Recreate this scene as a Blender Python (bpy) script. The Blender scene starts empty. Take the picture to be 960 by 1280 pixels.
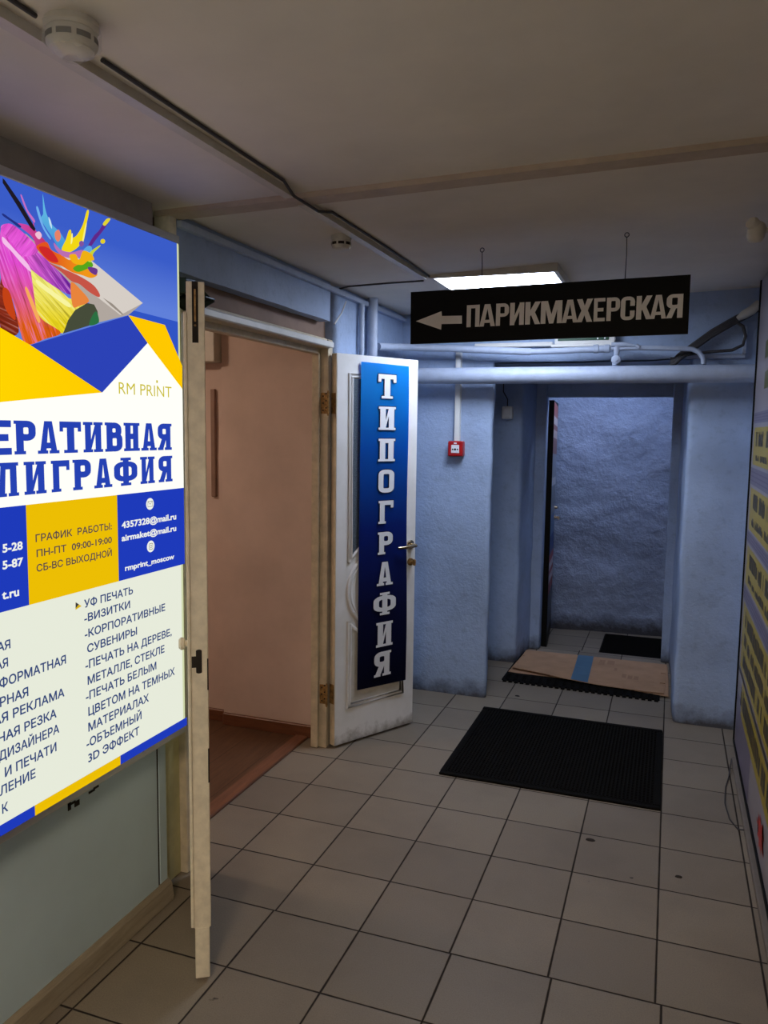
import bpy, bmesh, math, random
from mathutils import Vector, Matrix, noise
from mathutils.geometry import delaunay_2d_cdt

SC = bpy.context.scene
COL = SC.collection
random.seed(7)

# ------------------------------------------------------------------ camera, world, exposure
cd = bpy.data.cameras.new('camera')
cd.sensor_fit = 'VERTICAL'
cd.sensor_height = 36.0
cd.lens = 27.75
cd.clip_start = 0.02
cam = bpy.data.objects.new('camera', cd)
COL.objects.link(cam)
RX = Vector((0.93956486, 0.34213634, 0.01267256))
RD = Vector((0.04691925, -0.09200686, -0.99465236))
RF = Vector((-0.33914076, 0.935135, -0.1024992))
cam.matrix_world = Matrix(((RX.x, -RD.x, -RF.x, 0.0), (RX.y, -RD.y, -RF.y, 0.0), (RX.z, -RD.z, -RF.z, 1.598), (0, 0, 0, 1)))
SC.camera = cam

W = bpy.data.worlds.new('world')
SC.world = W
W.use_nodes = True
W.node_tree.nodes['Background'].inputs[0].default_value = (0.9, 0.8, 0.7, 1)
W.node_tree.nodes['Background'].inputs[1].default_value = 0.02
SC.view_settings.view_transform = 'Standard'
SC.view_settings.look = 'None'
SC.view_settings.exposure = 0.0
SC.view_settings.gamma = 1.0
SC.view_settings.use_curve_mapping = False

LAMP_CEIL = 22.0      # cool ceiling panel above the hanging sign
LAMP_BACK = 72.0       # warm ceiling panel further back in the corridor
LAMP_BEYOND = 24.0     # panel in the cross passage behind the far door
FILL_ROOM = 5.0      # unseen fill light added deep in the side room
SIGN_GLOW = 1.0       # the backlit sign


# ------------------------------------------------------------------ helpers
def lin(c):
    return tuple(((x / 255) / 12.92 if x / 255 <= 0.04045 else ((x / 255 + 0.055) / 1.055) ** 2.4) for x in c) + (1.0,)


class NT:
    """tiny wrapper for building node trees"""
    def __init__(s, name):
        s.m = bpy.data.materials.new(name)
        s.m.use_nodes = True
        s.t = s.m.node_tree
        s.t.nodes.clear()
        s.out = s.t.nodes.new('ShaderNodeOutputMaterial')

    def n(s, typ, props=None, **ins):
        nd = s.t.nodes.new(typ)
        for k, v in (props or {}).items():
            setattr(nd, k, v)
        for k, v in ins.items():
            s.set(nd, k.replace('_', ' '), v)
        return nd

    def set(s, nd, key, v):
        sock = nd.inputs[int(key)] if key.isdigit() else nd.inputs[key]
        if hasattr(v, 'is_linked') or isinstance(v, bpy.types.NodeSocket):
            s.t.links.new(v, sock)
        else:
            sock.default_value = v

    def math(s, op, a, b=0.0, c=0.0):
        nd = s.t.nodes.new('ShaderNodeMath')
        nd.operation = op
        for i, v in enumerate((a, b, c)):
            s.set(nd, str(i), v)
        return nd.outputs[0]

    def mix(s, f, a, b):
        nd = s.t.nodes.new('ShaderNodeMix')
        nd.data_type = 'RGBA'
        s.set(nd, '0', f)
        s.set(nd, '6', a)
        s.set(nd, '7', b)
        return nd.outputs[2]

    def pos(s):
        return s.n('ShaderNodeNewGeometry').outputs['Position']

    def noise(s, scale, detail=4, rough=0.6, vec=None):
        nd = s.n('ShaderNodeTexNoise', Scale=scale, Detail=detail, Roughness=rough)
        s.t.links.new(vec if vec else s.pos(), nd.inputs['Vector'])
        return nd.outputs[0]

    def ramp(s, f, lo, hi):
        nd = s.t.nodes.new('ShaderNodeMapRange')
        for i, v in enumerate((f, lo, hi, 0.0, 1.0)):
            s.set(nd, str(i), v)
        return nd.outputs[0]

    def bsdf(s, color, rough=0.5, metal=0.0, bump=None, spec=0.5, bd=0.01, **kw):
        b = s.n('ShaderNodeBsdfPrincipled')
        s.set(b, 'Base Color', color)
        s.set(b, 'Roughness', rough)
        s.set(b, 'Metallic', metal)
        s.set(b, 'Specular IOR Level', spec)
        for k, v in kw.items():
            s.set(b, k.replace('_', ' '), v)
        if bump is not None:
            bn = s.n('ShaderNodeBump', Strength=1.0, Distance=bd)
            s.t.links.new(bump, bn.inputs['Height'])
            s.t.links.new(bn.outputs[0], b.inputs['Normal'])
        s.t.links.new(b.outputs[0], s.out.inputs[0])
        return s.m


def plain(name, rgb, rough=0.5, metal=0.0, var=0.08, scale=14, bump=0.0, spec=0.4, **kw):
    t = NT(name)
    nz = t.noise(scale)
    c = lin(rgb)
    d = tuple(x * (1 - var * 2.2) for x in c[:3]) + (1,)
    col = t.mix(t.ramp(nz, 0.35, 0.7), d, c)
    bp = t.noise(scale * 6) if bump else None
    return t.bsdf(col, rough, metal, bp, spec, bump, **kw)


def glow(name, rgb, k=1.0, rgb2=None, axis='z', lo=0, hi=1, streak=None):
    """back-lit print; rgb2 = the print's second ink along one axis"""
    t = NT(name)
    e = t.n('ShaderNodeEmission')
    if rgb2:
        sp = t.n('ShaderNodeSeparateXYZ')
        t.t.links.new(t.pos(), sp.inputs[0])
        s_ = {'x': 0, 'y': 1, 'z': 2}[axis]
        col = t.mix(t.ramp(sp.outputs[s_], lo, hi), lin(rgb), lin(rgb2))
        if streak is not None:
            mp = t.n('ShaderNodeMapping')
            t.t.links.new(t.pos(), mp.inputs[0])
            mp.vector_type = 'TEXTURE'
            mp.inputs['Rotation'].default_value = (math.radians(streak), 0, 0)
            mp.inputs['Scale'].default_value = (1, 0.12, 0.006)
            nz = t.noise(1.0, 3, 0.6, mp.outputs[0])
            dk = tuple(int(x * 0.55) for x in rgb)
            lt = tuple(min(255, int(x * 0.6 + 102)) for x in rgb2)
            col = t.mix(t.math('MULTIPLY', t.ramp(nz, 0.5, 0.72), 0.7), col, lin(dk))
            col = t.mix(t.math('MULTIPLY', t.ramp(nz, 0.46, 0.30), 0.7), col, lin(lt))
        t.t.links.new(col, e.inputs[0])
    else:
        e.inputs[0].default_value = lin(rgb)
    e.inputs[1].default_value = k * SIGN_GLOW
    t.t.links.new(e.outputs[0], t.out.inputs[0])
    return t.m


def lampmat(name, rgb, k):
    t = NT(name)
    e = t.n('ShaderNodeEmission')
    e.inputs[0].default_value = lin(rgb)
    e.inputs[1].default_value = k
    t.t.links.new(e.outputs[0], t.out.inputs[0])
    return t.m


ORG = {}


def root(name, label, cat, loc, group=None):
    o = bpy.data.objects.new(name, None)
    COL.objects.link(o)
    o.location = loc
    o.empty_display_size = 0.1
    ORG[o] = Vector(loc)
    o['label'] = label
    o['category'] = cat
    if group:
        o['group'] = group
    return o


class MB:
    def __init__(s):
        s.bm = bmesh.new()
        s.new = []

    def box(s, lo, hi, bev=0.0, M=None, seg=1):
        lo, hi = Vector(lo), Vector(hi)
        r = bmesh.ops.create_cube(s.bm, size=1.0)
        vs = r['verts']
        c, d = (lo + hi) / 2, hi - lo
        for v in vs:
            v.co = Vector((v.co.x * d.x + c.x, v.co.y * d.y + c.y, v.co.z * d.z + c.z))
        if bev > 0:
            es = list({e for v in vs for e in v.link_edges})
            g = bmesh.ops.bevel(s.bm, geom=es, offset=bev, segments=seg, affect='EDGES', profile=0.5)
            vs = list({v for f in g['faces'] for v in f.verts} | {v for v in vs if v.is_valid})
        if M:
            for v in vs:
                v.co = M @ v.co
        return vs

    def poly(s, pts):
        vs = [s.bm.verts.new(p) for p in pts]
        f = s.bm.faces.new(vs)
        fs = [f]
        if len(vs) > 4:
            fs = bmesh.ops.triangulate(s.bm, faces=[f])['faces']
        s.new += fs

    def prism(s, pts, vec):
        """closed prism: polygon pts swept by vec"""
        vec = Vector(vec)
        a = [s.bm.verts.new(Vector(p)) for p in pts]
        b = [s.bm.verts.new(Vector(p) + vec) for p in pts]
        n = len(a)
        fs = [s.bm.faces.new(a), s.bm.faces.new(b[::-1])]
        for i in range(n):
            s.bm.faces.new((a[i], a[(i + 1) % n], b[(i + 1) % n], b[i]))
        if n > 4:
            bmesh.ops.triangulate(s.bm, faces=fs)

    def tube(s, path, r, n=12, cap=True, closed=False):
        path = [Vector(p) for p in path]
        rings = []
        up = None
        N = len(path)
        for i, p in enumerate(path):
            if closed:
                t = (path[(i + 1) % N] - path[i - 1]).normalized()
            else:
                t = (path[min(i + 1, N - 1)] - path[max(i - 1, 0)]).normalized()
            if up is None:
                up = Vector((0, 0, 1)) if abs(t.z) < 0.9 else Vector((0, 1, 0))
            a = t.cross(up).normalized()
            b = a.cross(t).normalized()
            up = b
            rr = r[i] if isinstance(r, (list, tuple)) else r
            rings.append([s.bm.verts.new(p + (a * math.cos(2 * math.pi * k / n) + b * math.sin(2 * math.pi * k / n)) * rr) for k in range(n)])
        for i in range(N if closed else N - 1):
            A, B = rings[i], rings[(i + 1) % N]
            for k in range(n):
                s.bm.faces.new((A[k], A[(k + 1) % n], B[(k + 1) % n], B[k]))
        if cap and not closed:
            s.bm.faces.new(rings[0][::-1])
            s.bm.faces.new(rings[-1])

    def lathe(s, c, axis, prof, n=24):
        """prof = [(radius, height along axis)]"""
        c, ax = Vector(c), Vector(axis).normalized()
        up = Vector((0, 0, 1)) if abs(ax.z) < 0.9 else Vector((0, 1, 0))
        a = ax.cross(up).normalized()
        b = ax.cross(a).normalized()
        rings = []
        for r, h in prof:
            rings.append([s.bm.verts.new(c + ax * h + (a * math.cos(2 * math.pi * k / n) + b * math.sin(2 * math.pi * k / n)) * max(r, 1e-4)) for k in range(n)])
        for A, B in zip(rings, rings[1:]):
            for k in range(n):
                s.bm.faces.new((A[k], A[(k + 1) % n], B[(k + 1) % n], B[k]))
        s.bm.faces.new(rings[0][::-1])
        s.bm.faces.new(rings[-1])

    def grid(s, P, nu, nv):
        g = [[s.bm.verts.new(P(i / nu, j / nv)) for j in range(nv + 1)] for i in range(nu + 1)]
        for i in range(nu):
            for j in range(nv):
                s.bm.faces.new((g[i][j], g[i + 1][j], g[i + 1][j + 1], g[i][j + 1]))
        return g

    def rough(s, amp, freq):
        for v in s.bm.verts:
            v.co += noise.noise_vector(v.co * freq) * amp + noise.noise_vector(v.co * freq * 3.1) * amp * 0.35

    def done(s, name, m, parent=None, smooth=None, origin=None, **props):
        bm = s.bm
        if parent is not None:
            o0 = ORG[parent]
        elif origin is not None:
            o0 = Vector(origin)
        else:
            xs = [v.co for v in bm.verts]
            o0 = Vector(((min(v.x for v in xs) + max(v.x for v in xs)) / 2, (min(v.y for v in xs) + max(v.y for v in xs)) / 2, min(v.z for v in xs)))
        bmesh.ops.recalc_face_normals(bm, faces=bm.faces)
        for v in bm.verts:
            v.co -= o0
        me = bpy.data.meshes.new(name)
        if smooth is not None:
            for f in bm.faces:
                f.smooth = True
            for e in bm.edges:
                if len(e.link_faces) == 2 and e.calc_face_angle() > math.radians(smooth):
                    e.smooth = False
        bm.to_mesh(me)
        bm.free()
        for mm in (m if isinstance(m, (list, tuple)) else [m]):
            me.materials.append(mm)
        o = bpy.data.objects.new(name, me)
        COL.objects.link(o)
        if parent is not None:
            o.parent = parent
            ORG[o] = o0.copy()
        else:
            o.location = o0
            ORG[o] = o0.copy()
        for k, v in props.items():
            o[k] = v
        return o


def struct(mb, name, m, smooth=None):
    return mb.done(name, m, smooth=smooth, kind='structure')


def thing(mb, name, m, label, cat, smooth=None, group=None):
    o = mb.done(name, m, smooth=smooth, label=label, category=cat)
    if group:
        o['group'] = group
    return o


def union_fill(mb, loops, P):
    """flat faces covering the non-zero-winding union of closed 2D loops"""
    vs, es = [], []
    for L_ in loops:
        o_ = len(vs)
        vs += [Vector(p) for p in L_]
        es += [(o_ + i, o_ + (i + 1) % len(L_)) for i in range(len(L_))]
    V, E_, F_, *_r = delaunay_2d_cdt(vs, es, [], 0, 1e-6)
    bmv = {}
    for f in F_:
        c = sum((V[i] for i in f), Vector((0, 0))) / len(f)
        w = 0
        for L_ in loops:
            for a, b_ in zip(L_, L_[1:] + L_[:1]):
                if (a[1] <= c.y) != (b_[1] <= c.y):
                    x = a[0] + (b_[0] - a[0]) * (c.y - a[1]) / (b_[1] - a[1])
                    if x > c.x:
                        w += 1 if b_[1] > a[1] else -1
        if w:
            for i in f:
                if i not in bmv:
                    bmv[i] = mb.bm.verts.new(P(V[i].x, V[i].y))
            mb.new.append(mb.bm.faces.new([bmv[i] for i in f]))


def text_mesh(mb, body, P, u0, u1, v0, cap, bold=0.0):
    """flat sans lettering, fitted between u0 and u1 on baseline v0 with the given cap height"""
    c = bpy.data.curves.new('t', 'FONT')
    c.body = body
    c.size = 1.0
    o = bpy.data.objects.new('t', c)
    COL.objects.link(o)
    bpy.context.view_layer.update()
    dg = bpy.context.evaluated_depsgraph_get()
    cv = o.evaluated_get(dg).to_curve(dg)
    loops = []
    for sp in cv.splines:
        pts = []
        bz = sp.bezier_points
        for i in range(len(bz)):
            p, q = bz[i], bz[(i + 1) % len(bz)]
            straight = ((p.handle_right - p.co).cross(q.co - p.co)).length < 1e-5 and ((q.handle_left - q.co).cross(q.co - p.co)).length < 1e-5
            n = 1 if straight else 4
            for k in range(n):
                t = k / n
                w = p.co * (1 - t) ** 3 + p.handle_right * 3 * t * (1 - t) ** 2 + q.handle_left * 3 * t * t * (1 - t) + q.co * t ** 3
                if not pts or (pts[-1] - w.to_2d()).length > 1e-5:
                    pts.append(w.to_2d())
        if len(pts) > 2 and (pts[0] - pts[-1]).length < 1e-5:
            pts.pop()
        if len(pts) < 3:
            continue
        ar = sum(a.x * b_.y - b_.x * a.y for a, b_ in zip(pts, pts[1:] + pts[:1])) / 2
        loops.append((pts, ar))
    o.evaluated_get(dg).to_curve_clear()
    bpy.data.objects.remove(o)

    def inside(p, poly):
        r = False
        for a, b_ in zip(poly, poly[1:] + poly[:1]):
            if (a.y > p.y) != (b_.y > p.y) and p.x < (b_.x - a.x) * (p.y - a.y) / (b_.y - a.y) + a.x:
                r = not r
        return r

    def grow(pts, sgn):
        if not bold:
            return pts
        out = []
        for a, p, b_ in zip(pts[-1:] + pts[:-1], pts, pts[1:] + pts[:1]):
            d1, d2 = (p - a).normalized(), (b_ - p).normalized()
            n = Vector((d1.y + d2.y, -(d1.x + d2.x)))
            if n.length > 1e-6:
                n = n.normalized() / max(0.5, n.length / 2)
            out.append(p + n * bold * sgn)
        return out
    outs, hs_ = [], []
    for a in loops:
        own = [o_ for o_ in loops if o_ is not a and abs(o_[1]) > abs(a[1]) and all(inside(p, o_[0]) for p in a[0])]
        near_ = min(own, key=lambda o_: abs(o_[1])) if own else None
        if near_ and near_[1] * a[1] < 0:
            hs_.append((a, near_))
        else:
            outs.append([a, []])
    for h_, own in hs_:
        for o_ in outs:
            if o_[0] is own:
                o_[1].append(h_)
    x0 = min(p.x for pts, a in loops for p in pts)
    x1 = max(p.x for pts, a in loops for p in pts)
    k = (u1 - u0) / (x1 - x0)
    kv = cap / 0.729
    for (pts, ar), holes in outs:
        rings_ = [grow(pts, 1 if ar > 0 else -1)] + [grow(h[0], -1 if h[1] > 0 else 1) for h in holes]
        union_fill(mb, [[(u0 + (p.x - x0) * k, v0 + p.y * kv) for p in r] for r in rings_], P)


def rrect(x0, y0, x1, y1, r, n=5):
    rx = min(r, (x1 - x0) / 2)
    ry = min(r * 0.55, (y1 - y0) / 2)
    pts = []
    for cx, cy, a0 in ((x1 - rx, y0 + ry, -90), (x1 - rx, y1 - ry, 0), (x0 + rx, y1 - ry, 90), (x0 + rx, y0 + ry, 180)):
        for i in range(n + 1):
            a = math.radians(a0 + 90 * i / n)
            pts.append((cx + rx * math.cos(a), cy + ry * math.sin(a)))
    return pts


def ring(x0, y0, x1, y1, sx, sy, r=0.4, keep=None):
    A = rrect(x0, y0, x1, y1, r)
    B = rrect(x0 + sx, y0 + sy, x1 - sx, y1 - sy, max(r - sx, 0.06))
    out = []
    n = len(A)
    for i in range(n):
        q = [A[i], A[(i + 1) % n], B[(i + 1) % n], B[i]]
        c = (sum(p[0] for p in q) / 4, sum(p[1] for p in q) / 4)
        if keep is None or keep(*c):
            out.append(q)
    return out


def R4(x0, y0, x1, y1):
    return [(x0, y0), (x1, y0), (x1, y1), (x0, y1)]


def glyph(ch, s, b, slab):
    """heavy cyrillic capital in the unit box as a list of polygons; s stem, b bar, slab serif"""
    e = 0.09 if slab else 0.0
    h = 0.1
    L, Rr = e, 1 - e
    P = []

    def ser(x0, x1, y):
        if slab:
            P.append(R4(max(x0 - e, 0), y, min(x1 + e, 1), y + h))
    if ch == 'П':
        P += [R4(L, 0, L + s, 1), R4(Rr - s, 0, Rr, 1), R4(L + s, 1 - b, Rr - s, 1)]
        for x in (L, Rr - s):
            ser(x, x + s, 0)
        ser(L, Rr, 1 - h)
    elif ch == 'Г':
        P += [R4(L, 0, L + s, 1), R4(L + s, 1 - b, 1, 1)]
        ser(L, L + s, 0)
        ser(L, L + s, 1 - h)
        if slab:
            P.append(R4(0.82, 0.68, 1, 1 - b))
    elif ch == 'Т':
        P += [R4(0.5 - s / 2, 0, 0.5 + s / 2, 1 - b), R4(0, 1 - b, 1, 1)]
        ser(0.5 - s / 2 - 0.06, 0.5 + s / 2 + 0.06, 0)
        if slab:
            P += [R4(0, 0.68, 0.16, 1 - b), R4(0.84, 0.68, 1, 1 - b)]
    elif ch == 'Е':
        P += [R4(L, 0, L + s, 1), R4(L + s, 0, 1, b), R4(L + s, 1 - b, 1, 1), R4(L + s, 0.5 - b / 2, 0.86, 0.5 + b / 2)]
        ser(L, L + s, 0)
        ser(L, L + s, 1 - h)
    elif ch == 'Р':
        P += [R4(L, 0, L + s, 1)] + ring(L, 0.4, 1, 1, s, b)
        ser(L, L + s, 0)
        ser(L, L + s, 1 - h)
    elif ch == 'Я':
        P += [R4(Rr - s, 0, Rr, 1)] + ring(0, 0.4, Rr, 1, s, b)
        P.append([(0.02 if slab else 0.0, 0), (s + 0.02, 0), (0.62, 0.46), (0.3, 0.46)])
        ser(Rr - s, Rr, 0)
        ser(Rr - s, Rr, 1 - h)
        if slab:
            P.append(R4(0, 0, s + 0.06, h))
    elif ch == 'В':
        P += [R4(L, 0, L + s, 1)] + ring(L, 0.46, 0.95, 1, s, b) + ring(L, 0, 1, 0.46 + b, s, b)
        ser(L, L + s * 0.6, 0)
        ser(L, L + s * 0.6, 1 - h)
    elif ch == 'О':
        P += ring(0, 0, 1, 1, s, b)
    elif ch == 'С':
        P += ring(0, 0, 1, 1, s, b, keep=lambda x, y: not (x > 0.6 and 0.37 < y < 0.63))
        P += [R4(1 - s, 0.60, 1, 0.80), R4(1 - s, 0.20, 1, 0.40)]
    elif ch == 'Ф':
        P += [R4(0.5 - s * 0.36, 0, 0.5 + s * 0.36, 1)] + ring(0, 0.16, 1, 0.86, s * 0.75, b * 0.9)
        ser(0.5 - s * 0.4, 0.5 + s * 0.4, 0)
        ser(0.5 - s * 0.4, 0.5 + s * 0.4, 1 - h)
    elif ch == 'И':
        P += [R4(L, 0, L + s, 1), R4(Rr - s, 0, Rr, 1), [(L + s, 0.08), (Rr - s, 0.6), (Rr - s, 0.94), (L + s, 0.42)]]
        for x in (L, Rr - s):
            ser(x, x + s, 0)
            ser(x, x + s, 1 - h)
    elif ch == 'Н':
        P += [R4(L, 0, L + s, 1), R4(Rr - s, 0, Rr, 1), R4(L + s, 0.42, Rr - s, 0.42 + b)]
        for x in (L, Rr - s):
            ser(x, x + s, 0)
            ser(x, x + s, 1 - h)
    elif ch == 'А':
        P += [[(L, 0), (L + s * 0.85, 0), (0.5, 0.8), (0.5, 1), (0.32, 1)], [(Rr, 0), (0.68, 1), (0.5, 1), (0.5, 0.8), (Rr - s * 0.85, 0)], R4(0.27, 0.16, 0.73, 0.16 + b * 0.9)]
        ser(L, L + s * 0.85, 0)
        ser(Rr - s * 0.85, Rr, 0)
    elif ch == 'Л':
        P += [[(L, 0), (L + s * 0.9, 0), (L + s + 0.05, 1), (L + 0.12, 1)], R4(Rr - s, 0, Rr, 1), R4(L + 0.12, 1 - b, Rr - s, 1)]
        ser(L, L + s * 0.9, 0)
        ser(Rr - s, Rr, 0)
        ser(L + 0.12, Rr, 1 - h)
    elif ch == 'К':
        P += [R4(0, 0, s, 1), [(s, 0.36), (s, 0.62), (0.64, 1), (1, 1), (0.64, 0.53), (1, 0), (0.65, 0), (s + 0.06, 0.42)]]
    elif ch == 'М':
        P += [[(0, 0), (0.23, 0), (0.23, 0.62), (0.4, 0), (0.6, 0), (0.77, 0.62), (0.77, 0), (1, 0), (1, 1), (0.68, 1), (0.5, 0.4), (0.32, 1), (0, 1)]]
    elif ch == 'Х':
        P += [[(0, 0), (0.35, 0), (0.5, 0.3), (0.65, 0), (1, 0), (0.7, 0.5), (1, 1), (0.65, 1), (0.5, 0.7), (0.35, 1), (0, 1), (0.3, 0.5)]]
    return P


def letter(mb, ch, P, u0, u1, v0, v1, s=0.33, b=0.16, slab=False, offs=((0.0, 0.0),)):
    loops = []
    for pl in glyph(ch, s, b, slab):
        if sum(a[0] * c[1] - c[0] * a[1] for a, c in zip(pl, pl[1:] + pl[:1])) < 0:
            pl = pl[::-1]
        for du, dv in offs:
            loops.append([(u0 + x * (u1 - u0) + du, v0 + y * (v1 - v0) + dv) for x, y in pl])
    union_fill(mb, loops, P)


def zc(x):
    """the ceiling sags a little towards the left wall"""
    return 2.343 + 0.036 * x


# ------------------------------------------------------------------ materials
def tile_mat():
    t = NT('floor_tile')
    sp = t.n('ShaderNodeSeparateXYZ')
    t.t.links.new(t.pos(), sp.inputs[0])
    X, Y = sp.outputs[0], sp.outputs[1]
    near = t.math('LESS_THAN', Y, 2.217)
    k = t.math('ADD', 1.0, t.math('MULTIPLY', near, -0.018))
    xs = t.math('ADD', t.math('DIVIDE', t.math('MULTIPLY', t.math('ADD', X, 0.8714), k), 0.3), 19.0)
    ys = t.math('ADD', t.math('DIVIDE', Y, 0.3), 20 - 0.3904)
    fx, fy = t.math('FRACT', xs), t.math('FRACT', ys)
    dx = t.math('MINIMUM', fx, t.math('SUBTRACT', 1.0, fx))
    dy = t.math('MINIMUM', fy, t.math('SUBTRACT', 1.0, fy))
    wob = t.math('MULTIPLY', t.math('SUBTRACT', t.noise(9), 0.5), 0.008)
    d = t.math('ADD', t.math('MINIMUM', dx, dy), wob)
    grout = t.math('SUBTRACT', 1.0, t.ramp(d, 0.006, 0.013))
    cmb = t.n('ShaderNodeCombineXYZ')
    t.t.links.new(t.math('FLOOR', xs), cmb.inputs[0])
    t.t.links.new(t.math('FLOOR', ys), cmb.inputs[1])
    wn = t.n('ShaderNodeTexWhiteNoise')
    t.t.links.new(cmb.outputs[0], wn.inputs[0])
    c = t.mix(wn.outputs[0], lin((124, 114, 100)), lin((139, 128, 112)))
    c = t.mix(t.math('MULTIPLY', t.ramp(t.noise(260, 2), 0.4, 0.7), 0.35), c, lin((96, 86, 76)))
    c = t.mix(t.math('MULTIPLY', t.ramp(t.noise(2.3, 5), 0.45, 0.75), 0.35), c, lin((92, 81, 71)))
    chip = t.ramp(t.noise(11, 3), 0.735, 0.755)
    c = t.mix(chip, c, lin((60, 52, 46)))
    c = t.mix(grout, c, lin((38, 32, 29)))
    h = t.math('SUBTRACT', 1.0, grout)
    h = t.math('ADD', h, t.math('MULTIPLY', t.noise(60), 0.12))
    return t.bsdf(c, t.math('ADD', 0.5, t.math('MULTIPLY', grout, 0.4)), 0, h, 0.3, 0.002)


def plaster_mat(name, rgb, amp=0.004, dirt=True, fine=55):
    t = NT(name)
    c = t.mix(t.ramp(t.noise(3.0, 5), 0.35, 0.7), lin(rgb), lin(tuple(int(x * 0.9) for x in rgb)))
    c = t.mix(t.math('MULTIPLY', t.ramp(t.noise(24, 5), 0.56, 0.72), 0.25), c, lin(tuple(int(x * 0.72) for x in rgb)))
    if dirt:
        sp = t.n('ShaderNodeSeparateXYZ')
        t.t.links.new(t.pos(), sp.inputs[0])
        zz = t.math('ADD', sp.outputs[2], t.math('MULTIPLY', t.math('SUBTRACT', t.noise(13, 5), 0.5), 0.16))
        g = t.math('SUBTRACT', 1.0, t.ramp(zz, 0.0, 0.11))
        c = t.mix(t.math('MULTIPLY', g, 0.9), c, lin((48, 42, 38)))
    hb = t.math('ADD', t.noise(fine, 5, 0.65), t.math('MULTIPLY', t.noise(9, 3), 1.2))
    return t.bsdf(c, 0.62, 0, hb, 0.35, amp)


def wood_mat(name, a, b, plank=0.0, axis='y'):
    t = NT(name)
    mp = t.n('ShaderNodeMapping')
    t.t.links.new(t.pos(), mp.inputs[0])
    mp.inputs['Scale'].default_value = (22, 2.2, 22) if axis == 'y' else (2.2, 22, 22)
    c = t.mix(t.ramp(t.noise(2.2, 6, 0.65, mp.outputs[0]), 0.3, 0.7), lin(a), lin(b))
    if plank:
        sp = t.n('ShaderNodeSeparateXYZ')
        t.t.links.new(t.pos(), sp.inputs[0])
        f = t.math('FRACT', t.math('DIVIDE', t.math('ADD', sp.outputs[0], 9.03), plank))
        f2 = t.math('FRACT', t.math('DIVIDE', t.math('ADD', sp.outputs[1], 9.14), 1.28))
        gap = t.math('MAXIMUM', t.math('LESS_THAN', f, 0.014), t.math('LESS_THAN', f2, 0.003))
        c = t.mix(gap, c, lin((38, 22, 16)))
    return t.bsdf(c, 0.42, 0, None, 0.4)


M_TILE = tile_mat()
M_BLUE = plaster_mat('blue_plaster', (160, 180, 212))
M_BLUE2 = plaster_mat('rough_blue_plaster', (152, 166, 192), 0.012, True, 34)
M_CEIL = plain('ceiling_paint', (226, 218, 206), 0.85, var=0.05, scale=3, bump=0.0006, spec=0.2)
M_PANEL = plain('grey_blue_panel', (186, 206, 214), 0.4, var=0.05, scale=2.5)
M_DULL = plain('grey_plaster', (168, 160, 150), 0.8, var=0.1, scale=8, bump=0.001)
M_PINK = plain('pink_wall', (214, 192, 180), 0.75, var=0.07, scale=3, bump=0.001, spec=0.2)
M_BROWNB = plain('brown_board', (158, 130, 112), 0.7, var=0.1, scale=5)
M_SKIRT = wood_mat('skirting_wood', (160, 148, 128), (124, 112, 94))
M_SKIRTR = wood_mat('red_skirting', (122, 76, 50), (94, 56, 37), axis='x')
M_PARQ = wood_mat('laminate', (102, 72, 50), (76, 51, 36), 0.195)
M_THR = wood_mat('threshold_wood', (134, 90, 66), (102, 66, 48))
M_FRAME = plain('door_frame_paint', (214, 200, 172), 0.5, var=0.12, scale=18)
M_CASE = plain('casing_paint', (212, 206, 156), 0.5, var=0.12, scale=9)
M_DOOR = plain('white_door_paint', (226, 226, 226), 0.35, var=0.04, scale=10)
M_OLD = plain('aged_white_paint', (230, 220, 196), 0.45, var=0.09, scale=30)
M_WHITE = plain('white_plastic', (222, 222, 218), 0.4, var=0.04)
M_IVORY = plain('ivory_plastic', (204, 198, 184), 0.4, var=0.06)
M_PIPE = plain('pale_blue_pipe_paint', (170, 182, 204), 0.45, var=0.06, scale=20, bump=0.0015)
M_ALU = plain('aluminium', (190, 190, 186), 0.35, 0.8, var=0.03)
M_STEEL = plain('steel', (190, 172, 142), 0.25, 1.0, var=0.05)
M_BRASS = plain('tarnished_brass', (186, 146, 88), 0.5, 0.4, var=0.3, scale=60)
M_BLACK = plain('black_board', (9, 9, 9), 0.55, var=0.02, spec=0.15)
M_DARK = plain('dark_recess', (38, 30, 24), 0.8, var=0.2, scale=40)
M_RUBBER = plain('black_rubber', (13, 12, 11), 0.9, var=0.15, scale=30, bump=0.001, spec=0.12)
M_CARD = plain('cardboard', (178, 142, 112), 0.85, var=0.09, scale=7, spec=0.1)
M_TAPE = plain('blue_tape', (74, 110, 136), 0.5, var=0.05)
M_CABLE = plain('grey_cable', (62, 60, 62), 0.6, var=0.12)
M_RED = plain('red_plastic', (172, 24, 30), 0.35, var=0.04)
M_GREYLET = plain('grey_vinyl', (236, 232, 226), 0.5, var=0.03)
M_WHITELET = plain('white_vinyl', (226, 228, 232), 0.4, var=0.02)
M_GREEN = plain('green_sign_face', (14, 74, 46), 0.35, var=0.02)


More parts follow.
